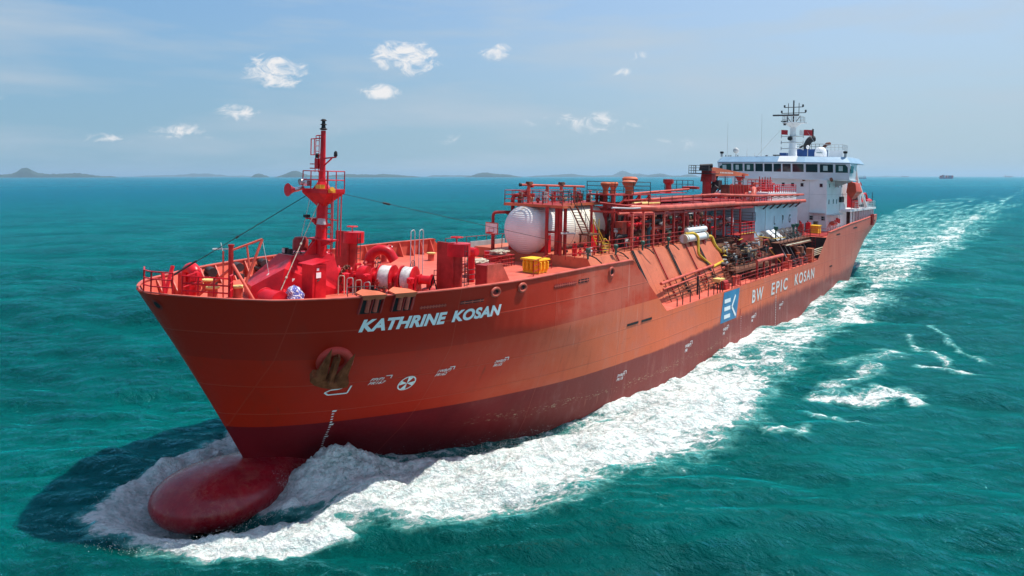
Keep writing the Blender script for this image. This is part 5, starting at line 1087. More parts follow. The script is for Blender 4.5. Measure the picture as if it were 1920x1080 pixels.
pt('boom_lettering', cr, M_LETTER2, lambda m: [m.box(-67.5 - .5 * k, -67.8 - .5 * k, -.645, -.63, 15.45, 15.62) for k in range(9)])
pt('luffing_cylinder', cr, M_DARK, lambda m: (m.cyl((-64.9, -1.0, 13.3), (-67.5, -1.0, 15.1), .16), m.cyl((-64.6, -.6, 13.0), (-64.6, .1, 13.9), .3), m.box(-64.9, -66.0, -.6, .2, 13.6, 14.6)))
pt('crane_sling', cr, M_RED, lambda m: (m.cyl((-65.4, -.3, 13.6), (-65.8, .0, 14.6), .12), m.cyl((-65.2, 0, 13.3), (-66.1, .1, 13.8), .1)))
pt('boom_rest', ship, M_DRED, lambda m: (m.quadbar((-75.3, -1, 13.2), (-75.3, -1, 14.7), .35), m.prism([(-1.5, 15.1), (-.5, 15.1), (-.8, 14.6), (-1.2, 14.6)], 0, -75.0, -75.6), m.box(-75.0, -75.6, -.6, -.45, 14.9, 15.4)))

# ================================================================== ACCOMMODATION
BX = -88.0
sp = pt('accommodation_block', ship, M_WHITE, lambda m: (m.box(BX, -100.2, -6.7, 6.7, 7.75, 14.95)), None)
def win(x, y, z, w, h, face='f', mat=None):
    f = pt('window', sp, M_GREY, lambda m: m.box(x, x + .04, y - w / 2 - .04, y + w / 2 + .04, z - h / 2 - .04, z + h / 2 + .04) if face == 'f' else m.box(x - w / 2 - .03, x + w / 2 + .03, y, y + .04, z - h / 2 - .03, z + h / 2 + .03))
    pt('pane', f, mat or M_WINDOW, lambda m: m.box(x + .04, x + .055, y - w / 2, y + w / 2, z - h / 2, z + h / 2) if face == 'f' else m.box(x - w / 2, x + w / 2, y + .04, y + .055, z - h / 2, z + h / 2))
for y in (-3.6, -1.9, .8, 2.1, 3.4, 5.95): win(BX, y, 14.2, .36, .46)
for y in (4.73, 6.3): win(BX, y, 9.6, .42, .52)
for x in (-89.3, -92.6, -94.4, -96.6): win(x, 6.7, 14.2, .3, .5, 's')
for x in (-89.2, -91.7, -93.6): win(x, 6.7, 11.9, .3, .62, 's')
pt('vent_louvre', sp, M_BLACK, lambda m: m.box(-95.2, -97.0, 6.7, 7.0, 11.75, 12.55)); pt('wall_seam', sp, M_GREY, lambda m: (m.box(BX, BX + .02, -6.6, 6.6, 12.9, 12.93),)); pt('wall_seam', sp, M_GREY, lambda m: m.box(BX, BX + .02, 4.38, 4.41, 8.5, 14.9)); pt('wall_seam', sp, M_GREY, lambda m: m.box(-88.1, -100, 6.7, 6.72, 12.9, 12.93))
pt('wall_door', sp, M_GREY, lambda m: m.box(BX, BX + .05, 1.6, 2.4, 7.8, 9.9)); pt('external_ladder', sp, M_GREY, lambda m: m.ladder((-95.0, 6.85, 7.8), (-95.0, 6.85, 11.5), (1, 0, 0)))
pt('life_raft_cradle', sp, M_PIPE, lambda m: (m.cyl((-89.6, 7.1, 8.9), (-90.6, 7.1, 8.9), .3, n=14),)); 
for (x, z) in ((-92.5, 8.6), (-93.6, 8.9), (-94.6, 8.7)): pt('hose_box', sp, M_BUOY, lambda m: m.box(x, x - .5, 6.72, 6.95, z, z + .6))
for k in range(12): x = -88.6 - .55 * k; pt('lower_marking', sp, M_PIPE, lambda m: m.box(x, x - .14, 6.705, 6.74, 8.2 + .25 * (k % 3), 8.5 + .25 * (k % 3)))
pt('boundary_ledge', sp, M_GREY, lambda m: m.box(-88.05, -95.2, 6.7, 7.7, 10.05, 10.12)); pt('front_ledge', sp, M_GREY, lambda m: (m.box(BX, BX + .8, 4.6, 6.6, 10.3, 10.36), m.rail([(BX + .8, 4.6, 9.3), (BX + .8, 6.6, 9.3)], 1.0, .7, .02, 3)))
pt('poop_rail', ship, M_DRED, lambda m: m.rail([(-79.3, 9.0, 7.72), (-79.0, 5.0, 7.72), (-79.0, -6, 7.72)], 1.0, 1.0, .028, 3)); pt('poop_rail', ship, M_DARK, lambda m: m.rail([(-87.9, 8.6, 7.72), (-81, 8.9, 7.72)], 1.0, 1.2, .025, 3))
pt('deck_grating', ship, M_DRED, lambda m: m.box(-79.2, -87.9, 2.5, 8.4, 7.72, 7.8))
for k in range(9): x, y = -80.5 - (k % 3) * 2.2, 3.0 + k * .35; pt('poop_fitting', ship, [M_DRED, M_RED, M_DARK][k % 3], lambda m: (m.box(x, x - .6, y, y + .5, 7.8, 8.5 + .1 * k), m.cyl((x - .3, y + .25, 8.4), (x - .3, y + .25, 9.3), .08)))
yb = thing('yellow_locker', 'yellow storage box on the poop deck in front of the white bridge house', 'box', (-83.6, 6.4, 7.8)); m = MB(); m.box(-83.0, -84.6, 5.9, 6.9, 7.82, 8.75); tpart('box_body', m, M_YBIN, yb); m = MB(); m.box(-82.92, -84.68, 5.82, 6.98, 8.75, 8.85); tpart('lid', m, M_YBIN, yb)
pt('yellow_beam', ship, M_YEL, lambda m: m.cyl((-79.4, 5.0, 7.3), (-79.6, 8.4, 7.1), .12))
# bridge
def bx(y): return -88.35 + .0 * abs(y)
ZB, ZT = 14.95, 17.35
def bridge_deck(m):
    P = [(-89.4, 9.4), (-87.6, 4.6), (-87.2, 2.0), (-87.2, -2.0), (-87.6, -4.6), (-89.4, -9.4), (-93.4, -9.4), (-94.5, -6), (-98, -6), (-98, 6), (-94.5, 6), (-93.4, 9.4)]
    m.prism([(x, y) for x, y in P], 2, ZB, ZB + .12)
pt('bridge_deck', sp, M_WHITE, bridge_deck, None)
# slanting front, one facet per window bay
front = [(-89.2, 9.25), (-88.6, 7.5), (-88.0, 5.6), (-87.45, 3.9), (-87.1, 2.2), (-87.0, .9), (-87.0, -.35), (-87.1, -1.7), (-87.45, -3.1), (-87.9, -4.9), (-88.45, -6.8), (-89.2, -9.25)]
back = [(-93.2, -9.25), (-94.4, -6), (-97.5, -6), (-97.5, 6), (-94.4, 6), (-93.2, 9.25)]
lean = .28
mb = MB(); out = front + back; n = len(out); vs = []
for z, d in ((ZB + .1, 0), (16.05, .12), (17.3, lean)):
    for i, (x, y) in enumerate(out):
        vs.append((x + (d if i < len(front) else 0), y + (d * .5 if (y > 9 ) else (-d * .5 if y < -9 else 0)), z))
fs = [(i, (i + 1) % n, n + (i + 1) % n, n + i) for i in range(n)] + [(n + i, n + (i + 1) % n, 2 * n + (i + 1) % n, 2 * n + i) for i in range(n)] + [tuple(range(2 * n, 3 * n))]
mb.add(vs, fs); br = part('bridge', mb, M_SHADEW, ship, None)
for i in range(len(front) - 1):
    (xa, ya), (xb, yb_) = front[i], front[i + 1]; p0, p1 = (.08, .92)
    def q(u, z):
        d = .12 + (lean - .12) * (z - 16.05) / 1.25; x = xa + (xb - xa) * u + d; y = ya + (yb_ - ya) * u; return (x + .03, y, z)
    w = pt('bridge_window', br, M_WINDOW2 if i in (0, 8, 9, 10) else M_WINDOW, lambda m: m.add([q(p0, 16.02), q(p1, 16.02), q(p1, 17.14), q(p0, 17.14)], [(0, 1, 2, 3)]), None)
    if i in (0, 1, 8, 9, 10): pt('painted_window_light', w, M_PANE, lambda m: m.add([tuple(np.array(q(a, z)) + np.array((.02, 0, 0))) for a, z in ((.42, 16.25), (.70, 16.25), (.70, 16.95), (.42, 16.95))], [(0, 1, 2, 3)]), None)  # pale quad on the dark glass: reflected light painted as colour
pt('side_window', br, M_WINDOW2, lambda m: m.add([(-89.4 + .2, 9.40, 16.0), (-91.0, 9.40, 16.0), (-91.0, 9.45, 17.0), (-89.3 + .25, 9.45, 17.0)], [(0, 1, 2, 3)]), None)
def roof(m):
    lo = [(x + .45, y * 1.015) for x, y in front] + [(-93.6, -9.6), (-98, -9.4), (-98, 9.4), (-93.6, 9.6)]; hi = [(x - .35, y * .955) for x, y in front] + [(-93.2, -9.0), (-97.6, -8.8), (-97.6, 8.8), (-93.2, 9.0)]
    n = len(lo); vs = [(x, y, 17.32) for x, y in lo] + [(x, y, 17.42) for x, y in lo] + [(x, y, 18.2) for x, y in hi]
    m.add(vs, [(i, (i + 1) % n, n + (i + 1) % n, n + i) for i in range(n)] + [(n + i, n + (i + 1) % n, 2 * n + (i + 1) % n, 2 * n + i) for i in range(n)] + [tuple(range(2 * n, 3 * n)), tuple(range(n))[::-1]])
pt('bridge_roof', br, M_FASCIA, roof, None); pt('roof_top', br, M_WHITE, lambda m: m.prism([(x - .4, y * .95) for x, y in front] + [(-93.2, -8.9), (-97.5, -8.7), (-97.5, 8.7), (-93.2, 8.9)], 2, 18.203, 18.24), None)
pt('painted_lit_facet', br, M_WHITE, lambda m: m.prism([(-86.35, 17.45), (-87.3, 18.28), (-87.5, 18.28), (-86.8, 17.45)], 1, .4, 2.9), None)  # facet of the fascia that catches more light, painted white
for y in (-9.0, 8.6): pt('side_lamp', br, M_GREY, lambda m: m.cyl((-89.6, y, 18.2), (-89.6, y, 18.7), .18)); pt('lamp_head', br, M_BLACK, lambda m: m.lathe([(.15, 0), (.28, .05), (.28, .3), (.1, .36)], (-89.6, y, 18.7)))
pt('bridge_bracket', br, M_GREY, lambda m: m.prism([(6.8, 14.9), (9.2, 14.9), (6.8, 13.9)], 0, -92, -92.1))
for y in (3.6, 7.3): pt('deck_lamp', br, M_BROWN, lambda m: m.cyl((-88.0, y, 14.9), (-87.6, y, 15.15), .2))
# roof gear
sd = pt('satellite_dish', ship, M_GREY, lambda m: (m.cyl((-91, -7.3, 18.2), (-91, -7.3, 18.9), .07), m.lathe([(.04, 0), (.34, .16), (.46, .45), (.40, .72), (.1, .95)], (-91, -7.3, 18.75), 'z', 16)), 60)
for (y, h, r_) in ((-8.68, 23.7, .03), (-3.44, 24.8, .03), (-5.6, 19.6, .03), (-4.4, 18.9, .03)): pt('whip_antenna', ship, M_GREY, lambda m: (m.cyl((-91, y, 18.2), (-91, y, h), r_, .012, 6), m.cyl((-91, y, 18.2), (-91, y, 18.5), .06, n=6)))
for y in (-8.9, -8.4, -8.1, -7.0): pt('roof_lamp', ship, M_BLACK, lambda m: m.cyl((-91, y, 18.2), (-91, y, 18.55), .06, n=6))
pt('search_light', ship, M_DARK, lambda m: (m.cyl((-88.6, -.6, 18.2), (-88.6, -.6, 18.45), .05), m.box(-88.4, -88.9, -.9, .1, 18.35, 18.5), m.cyl((-88.2, -1.9, 18.25), (-88.2, -1.6, 18.35), .12)))
MY, MX = 1.15, -91
mm = pt('main_mast', ship, M_WHITE, lambda m: m.cyl((MX, MY, 18.2), (MX, MY, 23.1), .62, .38, 18), 50)
pt('radar_platform', mm, M_WHITE, lambda m: (m.lathe([(.4, 0), (1.15, .55), (1.6, .62), (1.6, .7)], (MX, MY, 22.6), 'z', 14), m.box(MX + .3, MX - .4, MY - .2, MY + 2.0, 23.2, 23.28)), None)
pt('mast_rail', mm, M_GREY, lambda m: m.rail([(MX + 1.1, MY - 1.2, 23.3), (MX + 1.1, MY + 1.3, 23.3), (MX - 1.1, MY + 1.3, 23.3), (MX - 1.1, MY - 1.2, 23.3), (MX + 1.1, MY - 1.2, 23.3)], .9, .7, .035, 2))
pt('radar_scanner', mm, M_DARK, lambda m: (m.cyl((MX + .9, MY - .6, 23.3), (MX + .9, MY - .6, 24.3), .1), m.quadbar((MX + .9, MY - 2.7, 24.4), (MX + .9, MY + 1.0, 24.35), .16, .22)))
pt('radar_scanner', mm, M_DARK, lambda m: (m.cyl((MX + .8, MY - 1.0, 22.9), (MX + .8, MY - 1.0, 23.5), .18), m.quadbar((MX + .9, MY - 1.5, 23.5), (MX + .9, MY - .5, 23.5), .14)))
pt('mast_top', mm, M_DARK, lambda m: (m.cyl((MX, MY, 23.2), (MX, MY, 26.6), .10), [m.cyl((MX, MY + s * .75, 24.4), (MX, MY + s * .75, 26.2), .045) for s in (-1, 1)], m.cyl((MX, MY - 1.3, 25.6), (MX, MY + 1.3, 25.6), .05), m.cyl((MX, MY - 1.7, 24.75), (MX, MY + 1.7, 24.75), .05), [m.cyl((MX, MY + s, z), (MX, MY + s, z + .35), .13) for s, z in ((-1.3, 25.6), (1.3, 25.6), (-1.7, 24.8), (1.7, 24.8))], [m.cyl((MX, MY + s, 24.2), (MX, MY + s * .3, 23.3), .05) for s in (-.9, .9)]))
for z in (21.3, 20.4, 19.5): pt('yard_arm', mm, M_GREY, lambda m: (m.cyl((MX + .2, MY - 1.6, z), (MX + .2, MY + 1.5, z), .06), m.lathe([(.5, 0), (.62, .08)], (MX, MY, z - .05)), [m.cyl((MX + .2, MY + s, z - .25), (MX + .2, MY + s, z + .25), .07) for s in (-1.6, 1.5)]))
pt('mast_horn', mm, M_BLACK, lambda m: m.cyl((MX + .5, MY - .2, 20.95), (MX + .9, MY - .25, 20.95), .3))
for (y0, y1) in ((-1.8, -5.2), (1.8, 4.4)): pt('halyard', mm, M_GREY, lambda m: m.cyl((MX, MY + y0, 22.3), (MX + .3, MY + y1, 18.3), .02, n=5))
def flag(name, label, x, y, z, w, h, mat, band=None):
    m = MB(); n = 8; vs = []
    for i in range(n + 1):
        for j in range(5): u = i / n; v = j / 4; vs.append((x + .12 * math.sin(u * 5) * u, y + w * u, z - h * v - .06 * u))
    m.add(vs, [(i * 5 + j, (i + 1) * 5 + j, (i + 1) * 5 + j + 1, i * 5 + j + 1) for i in range(n) for j in range(4)])
    solo(name, m, mat, label, 'flag', (x, y, z - h), None, 60)
flag('flag', 'red flag flying just right of the white main mast', MX, MY + 1.5, 22.25, 1.15, .85, M_FLAGR); flag('flag', 'white flag close against the main mast beside the red one', MX + .1, MY + .9, 22.2, .6, .7, M_FLAGW)
flag('flag', 'small red and white courtesy flag on the left side of the main mast', MX, MY - 1.7, 22.3, .9, .7, M_FLAGR); flag('pennant', 'dark narrow pennant hanging right of the red flag', MX - .2, MY + 2.6, 22.4, .2, 1.7, M_DARK)
fn = pt('funnel', ship, M_BLUE, lambda m: m.box(-99.0, -102.0, -.7, 3.4, 15.0, 19.75), None); pt('funnel_side', ship, M_WHITE, lambda m: m.box(-99.0, -102.0, 4.3, 6.2, 15.0, 19.55), None); pt('funnel_box', ship, M_BLUE, lambda m: m.box(-99.2, -101.0, -3.2, -2.2, 18.0, 19.2), None)
pt('funnel_rail', fn, M_DARK, lambda m: m.rail([(-99, -.6, 19.75), (-99, 3.4, 19.75)], .8, .6, .03, 2)); pt('funnel_rail', fn, M_GREY, lambda m: m.rail([(-99, 3.4, 19.55), (-99, 6.2, 19.55), (-102, 6.2, 19.55)], .9, .6, .03, 2))
for (y, h, r_, b) in ((1.0, 21.4, .50, .5), (3.4, 20.6, .25, .3), (-.3, 20.3, .16, .2)): pt('exhaust_pipe', fn, M_DARK if b > .4 else M_BROWN if b > .25 else M_BLACK, lambda m: m.tube([(-100.3, y - .5, 19.3), (-100.3, y - .3, h - .7), (-100.5, y + .1, h), (-101.0, y + .5, h + .1)], r_, 12, .5), 60)
rd = pt('radome', ship, M_DOME, lambda m: m.lathe([(.75, 0), (.85, .2), (.85, 1.0), (.72, 1.45), (.45, 1.72), (.05, 1.82)], (-95, 4.05, 18.1), 'z', 22), 60); pt('radome_band', rd, M_TEAL, lambda m: m.box(-94.15, -94.11, 3.65, 4.5, 18.95, 19.05))
pt('white_ball', ship, M_DOME, lambda m: m.lathe([(.05, 0), (.2, .1), (.25, .3), (.18, .5), (.03, .58)], (-95, 2.2, 19.6), 'z', 12), 60); pt('ball_post', ship, M_GREY, lambda m: m.cyl((-95, 2.2, 18.2), (-95, 2.2, 19.6), .05))

# lifeboat davit, crane and stern gear
pt('wing_bulkhead', ship, M_WHITE, lambda m: m.box(-94.5, -100.2, 6.7, 8.3, 7.75, 7.85))
dv = pt('lifeboat_davit', ship, M_WHITE, lambda m: (m.quadbar((-98.8, 8.0, 17.6), (-102, 8.2, 11.4), .35), m.quadbar((-100.2, 8.0, 15.5), (-106.5, 8.2, 11.0), .3), m.quadbar((-98.8, 8.0, 17.6), (-100.2, 8.0, 15.5), .3)), None)
pt('davit_frame', dv, M_RED, lambda m: (m.quadbar((-98.6, 7.7, 14.9), (-98.6, 7.7, 10.8), .14), m.quadbar((-98.6, 7.7, 11.8), (-104, 7.8, 11.8), .12)))
lb = thing('lifeboat', 'orange red enclosed lifeboat hanging beside the white bridge house', 'lifeboat', (-99.5, 7.9, 12.4)); m = MB()
m.add([(-97.4, 7.4, 14.9), (-97.4, 8.4, 14.6), (-99.8, 8.5, 14.6), (-101.2, 8.0, 13.3), (-100.0, 7.9, 12.2), (-97.6, 7.9, 12.2), (-97.2, 8.6, 13.4), (-99.8, 8.9, 13.3), (-97.3, 7.2, 13.2), (-100.0, 7.2, 13.2)], [(0, 1, 2), (1, 6, 7, 2), (6, 5, 4, 7), (2, 7, 3), (7, 4, 3), (0, 8, 6, 1), (8, 5, 6), (0, 2, 3, 9), (8, 0, 9), (8, 9, 4, 5), (9, 3, 4)]); tpart('boat_hull', m, M_LIFE, lb, 20)
m = MB(); m.cyl((-98.0, 8.3, 13.0), (-101.0, 8.45, 13.3), .08, n=8); tpart('fender_line', m, M_LETTER, lb)
bt = pt('boat_deck', ship, M_WHITE, lambda m: (m.box(-96.5, -115.6, -6, 8.0, 10.35, 10.65),), None)
for k in range(10): x = -99.0 - k * 1.8; pt('deck_stanchion', bt, M_WHITE, lambda m: m.box(x, x - .22, min(7.7, hb(x, 9) - .2) - .25, min(7.7, hb(x, 9) - .2), 7.75, 10.35))
pt('boat_deck_wall', bt, M_DARK, lambda m: m.box(-100.3, -114, -5, 6.0, 7.75, 10.3)); pt('stern_bulwark', bt, M_WHITE, lambda m: m.box(-104.8, -115.3, 7.3, 7.42, 9.2, 10.3))
pt('boat_deck_rail', bt, M_GREY, lambda m: m.rail([(-100, 7.9, 10.65), (-115.4, 7.9, 10.65), (-115.4, -5, 10.65)], 1.0, 1.3, .03, 3))
sc = pt('stern_crane', ship, M_RED, lambda m: (m.cyl((-106.5, 5.5, 10.65), (-106.5, 5.5, 12.6), .7, n=16), m.box(-106, -107.4, 4.9, 6.1, 12.2, 12.9)), 50); pt('crane_arm', sc, M_RED, lambda m: (m.quadbar((-106.5, 5.6, 12.3), (-109.6, 6.6, 14.6), .45), m.quadbar((-109.6, 6.6, 14.6), (-109.8, 6.7, 14.2), .3))); pt('crane_ram', sc, M_DARK, lambda m: (m.cyl((-107.2, 5.9, 11.4), (-108.8, 6.4, 13.6), .22), m.box(-107.5, -109, 5.7, 6.8, 11.4, 12.6)))
rb = thing('rescue_boat', 'red rescue boat with white trim on its cradle at the stern', 'boat', (-112, 6.8, 11.0)); m = MB(); m.tube([(-109.6, 6.4, 11.7), (-113.6, 6.4, 11.7), (-114.4, 6.9, 11.8), (-113.6, 7.5, 11.7), (-109.6, 7.5, 11.7)], .32, 10, .6); tpart('tube', m, M_RED, rb, 60)
m = MB(); m.tube([(-109.8, 6.9, 11.5), (-111, 6.9, 12.9), (-113.2, 6.9, 12.9), (-114.2, 6.9, 11.7)], .16, 8, .7); tpart('arch', m, M_RED, rb, 60); m = MB(); m.box(-110, -113.5, 6.5, 7.4, 11.25, 11.55); tpart('floor', m, M_GREY, rb)
pt('stern_locker', ship, M_DRED, lambda m: (m.box(-104.5, -105.6, 6.6, 7.4, 10.66, 11.9), )); pt('stern_box', ship, M_WHITE, lambda m: m.box(-109.5, -110.3, 7.3, 7.8, 10.66, 11.6)); pt('stern_box', ship, M_DARK, lambda m: (m.box(-111, -114.5, 5.6, 6.4, 10.66, 11.4), m.cyl((-114.6, 7.6, 10.66), (-114.6, 7.6, 13.1), .05)))
# ------------------------------------------------------------------ sea
def axis_lines(lo, hi, fine, far_lo, far_hi, g=1.13):
    c = list(np.arange(lo, hi + fine / 2, fine)); s = fine; q = hi
    up = []
    while q < far_hi: s = min(s * g, 4000); q += s; up.append(q)
    s = fine; q = lo; dn = []
    while q > far_lo: s = min(s * g, 4000); q -= s; dn.append(q)
    return np.array(dn[::-1] + c + up)
gx = np.concatenate([axis_lines(-36, 8, .13, -38, 9, 1.0)[:-8], ])
gx = [-36.0]; s_ = .13
xs1 = list(np.arange(-36, 9, .13)); xd = []; q = -36.; s_ = .13
while q > -45000: s_ = min(s_ * 1.011 if q > -170 else s_ * 1.08, 3000); q -= s_; xd.append(q)
xu = []; q = xs1[-1]; s_ = .13
while q < 9000: s_ *= 1.12; q += s_; xu.append(q)
gx = np.array(xd[::-1] + xs1 + xu)
ys1 = list(np.arange(-9, 25, .14)); yd = []; q = -9.; s_ = .14
while q > -45000: s_ = min(s_ * (1.012 if q > -90 else 1.07), 3000); q -= s_; yd.append(q)
yu = []; q = ys1[-1]; s_ = .14
while q < 20000: s_ = min(s_ * (1.02 if q < 60 else 1.1), 3000); q += s_; yu.append(q)
gy = np.array(yd[::-1] + ys1 + yu)
XX, YY = np.meshgrid(gx, gy, indexing='ij')

def vnoise(x, y, seed):
    """smooth value noise on a lattice, numpy"""
    xi = np.floor(x).astype(np.int64); yi = np.floor(y).astype(np.int64); fx = x - xi; fy = y - yi
    fx = fx * fx * (3 - 2 * fx); fy = fy * fy * (3 - 2 * fy)
    def hsh(a, b):
        h = (a * 374761393 + b * 668265263 + seed * 2147483647) & 0xffffffff
        h = ((h ^ (h >> 13)) * 1274126177) & 0xffffffff; h = h ^ (h >> 16); return (h & 0xffff) / 65535.
    return (hsh(xi, yi) * (1 - fx) + hsh(xi + 1, yi) * fx) * (1 - fy) + (hsh(xi, yi + 1) * (1 - fx) + hsh(xi + 1, yi + 1) * fx) * fy
def fbm(x, y, seed, oct=4, g=.5):
    a = 1; t = 0; n = 0
    for i in range(oct):
        t = t + a * vnoise(x * 2**i + 17.3 * i, y * 2**i - 9.1 * i, seed + i); n += a; a *= g
    return t / n

rng = np.random.RandomState(7)
H = np.zeros_like(XX)
cell = np.maximum(np.gradient(gx)[:, None] + 0 * YY, np.gradient(gy)[None, :] + 0 * XX)
wdir = math.radians(215)                                               # waves run aft and to starboard, crests lie across the picture
for k in range(46):
    lam = 0.9 * 1.115 ** k
    if lam > 60: break
    th = wdir + rng.normal(0, .42); ph = rng.uniform(0, 2 * math.pi); A = .0125 * lam ** .72
    kx, ky = 2 * math.pi / lam * math.cos(th), 2 * math.pi / lam * math.sin(th)
    fade = np.clip((lam / cell - 2.2) / 2.5, 0, 1)
    wx = XX + 1.2 * np.sin(YY * .21 + k); p = kx * wx + ky * YY + ph
    H += A * fade * (np.sin(p) + .22 * np.cos(2 * p))
# foam field ------------------------------------------------------
def sm(v, a, b): t = np.clip((v - a) / (b - a), 0, 1); return t * t * (3 - 2 * t)
hull_y = np.interp(-XX, [4.9, 7.5, 8.5, 10.9, 13.4, 16.1, 19.3, 23.7, 28.9, 40, 85, 95, 105, 116], [0, .5, .9, 2.4, 4.0, 5.5, 6.9, 8.0, 8.9, 9.3, 9.2, 8.0, 5.0, 0])
wob = (fbm(XX * .22, YY * .22, 5, 4) - .5) * 4.2 + (fbm(XX * .9, YY * .9, 9, 3) - .5) * 1.6
outer = np.interp(-XX, [2.5, 4.2, 7, 9, 12, 18, 23, 30, 35, 45, 60, 70, 93, 118, 180, 400], [4.6, 7.2, 9.8, 12.2, 13.9, 15.2, 17.6, 18.0, 16.6, 16.4, 16.9, 18.6, 18.4, 18.2, 21, 30])
inner = np.where(XX < -116, -np.interp(-XX, [116, 180, 400], [7, 13, 24]), hull_y)
F = sm((outer + wob * np.interp(-XX, [0, 60, 200], [.55, .8, 1.8]) - YY) / np.interp(-XX, [0, 60, 150, 400], [1, 1.35, 2.4, 6]), -.9, 3.4) * sm(YY - inner, -.8, .25)
F *= sm(-XX, 3.0, 5.0)
# density: solid near the bow, laced towards the stern
dens = np.interp(-XX, [0, 6, 20, 28, 36, 45, 60, 90, 120, 170, 320, 700], [1.08, 1.08, 1.04, .96, .88, .80, .70, .62, .56, .48, .34, .0])
SA, SB = XX * -.80 + YY * .60, XX * .60 + YY * .80
strk = fbm(SA * .11, SB * .62, 21, 5, .6)                              # streaks along the ship
mid = np.exp(-((YY - np.interp(-XX, [20, 40, 60, 90, 120, 200], [9.5, 12.5, 13.4, 13.2, 12.5, 11])) / np.interp(-XX, [20, 60, 120], [5, 3.4, 3.4])) ** 2)
near_hull = np.exp(-((YY - hull_y - .5) / .8) ** 2) * sm(-XX, 24, 34) * (XX > -112)
gap = np.exp(-((YY - hull_y - 2.6) / 1.3) ** 2) * sm(-XX, 36, 46) * .30 * (XX > -120)
F = F * np.clip(dens + mid * .14 * sm(-XX, 25, 40) + (strk - .5) * 1.05 * sm(-XX, 18, 45) - gap, 0, 1.05)
F = np.maximum(F, near_hull * .62)
# dark trough between bow and first crest, and behind the bulb
hole = np.exp(-(((XX + 16) / 7.5) ** 2 + ((YY - hull_y - .9) / 1.2) ** 2)) * (.75 + 1.2 * (fbm(SA * .5, SB * .9, 61, 4) - .5))
hole2 = np.exp(-(((XX + 4.3) / 1.7) ** 2 + ((YY - 4.2 + (XX + 4.3) * .62) / .6) ** 2)) * .85
# collar of foam round the bulb
rb = np.sqrt(((XX + 3.2) / 1.0) ** 2 + (YY / .78) ** 2)
ang = np.arctan2(YY, XX + 3.2)
rad_out = np.interp(ang, [-3.1, -2.2, -1.5, -.6, 0, .5, .96, 1.3, 1.62, 2.2], [8, 7.6, 6.8, 5.9, 5.5, 5.9, 6.8, 8.3, 10.2, 12]) + (fbm(XX * .6, YY * .6, 31, 4) - .5) * 2.0
rad_in = np.interp(ang, [-1, .2, .9, 1.3, 1.62], [0, 0, 4.3, 4.6, 4.6]) + (fbm(XX * .5, YY * .5, 41, 3) - .5) * 1.4
collar = sm(rad_out - rb, -.3, 1.5) * sm(rb - rad_in, -.9, .9) * (XX > -5.2)
collar *= 1.05
F = np.maximum(F, collar * 1.05)
sb = sm(1.4 - np.abs(YY + 5.6 - (XX + 3) * .55 * -1 * -1), -.4, 1.2) * (XX < -2) * (XX > -22) * (YY < 0)
sout = -np.interp(-XX, [-2, 0, 2, 5, 7, 12, 25, 60], [0, 3.2, 5.2, 6.6, 7.6, 10, 14, 20])
F = np.maximum(F, sm(YY - sout + wob * .35, 0, 1.6) * (YY < 0) * (XX < 1) * (XX > -70) * .95)
F = np.clip(F - hole - hole2, 0, 1.05)
# detached breaking crests off the quarter, and whitecaps far off
def crest(x0, y0, x1, y1, w, a):
    global F, H
    dx, dy = x1 - x0, y1 - y0; L = math.hypot(dx, dy); t = ((XX - x0) * dx + (YY - y0) * dy) / L; d = (-(XX - x0) * dy + (YY - y0) * dx) / L
    d = d + (fbm(XX * .5, YY * .5, 77, 3) - .5) * 2.0
    m = np.exp(-(d / w) ** 2) * sm(t, -1.5, .5) * sm(L - t, -1.5, .5); F = np.maximum(F, m * a); H += m * .12
crest(-36.0, 18.6, -41.5, 23.6, 1.0, .82); crest(-37, 18.5, -45.5, 21.0, .9, .66); crest(-33.1, 19.2, -33.6, 21.6, .45, .75); crest(-41.0, 21.5, -39.3, 24.2, .55, .95)
crest(-47.5, 23.4, -48.4, 26.8, .5, .8); crest(-56.5, 21.2, -49.5, 25.2, .6, .66); crest(-62, 22.0, -52, 27.0, .6, .5); crest(-30, 19.5, -27.5, 18.4, .6, .7)
crest(-44, 18, -52, 21, 1.5, .5); crest(-66, 30, -60, 36, .4, .6)
# relief of the broken water
fn = fbm(SA * .62, SB * 1.25, 3, 4, .55) - .5; fn2 = fbm(SA * 1.9, SB * 3.4, 13, 3, .6) - .5
near = sm(-XX, -5, 3) * sm(XX, -70, -35)
Fc = np.clip(F, 0, 1)
fn3 = fbm(SA * 1.2, SB * 1.9, 19, 5, .62) - .5
H += Fc * (.32 * near + .12) * (fn * 1.2 + fn2 * .5) + Fc * sm(-XX, -3, 2) * (1 - sm(-XX, 14, 24)) * fn3 * .5
ridge = np.exp(-((YY - np.interp(-XX, [5, 9, 14, 20, 28, 40], [2.6, 5.0, 8.2, 11.0, 13.4, 14.5])) / 1.9) ** 2) * sm(-XX, 4.5, 8) * (1 - sm(-XX, 22, 46))
H += ridge * (.42 + .45 * fn)
H += np.exp(-((YY - hull_y - .3) / .9) ** 2) * sm(-XX, 6, 9) * (1 - sm(-XX, 14, 22)) * .30
splash = np.exp(-(((XX + 8.0) / 2.0) ** 2 + ((YY - 3.3 + (XX + 8.0) * .5) / 1.4) ** 2)); H += splash * (.75 + .9 * fn + .6 * fn2); F = np.maximum(F, splash * 1.2)
H -= 1.12 * np.exp(-(((XX + 2.9) / 3.7) ** 2 + ((YY - .5) / 3.4) ** 2) ** 1.5)
H -= .35 * np.exp(-(((XX + 4.4) / 2.4) ** 2 + ((YY - 4.2) / 1.1) ** 2))
H += .30 * np.exp(-((rb - 5.0) / .8) ** 2) * collar * (1 + 1.2 * fn)
H -= .45 * hole
nx_, ny_ = XX.shape
co = np.stack([XX, YY, H], -1).reshape(-1, 3).astype(np.float32)
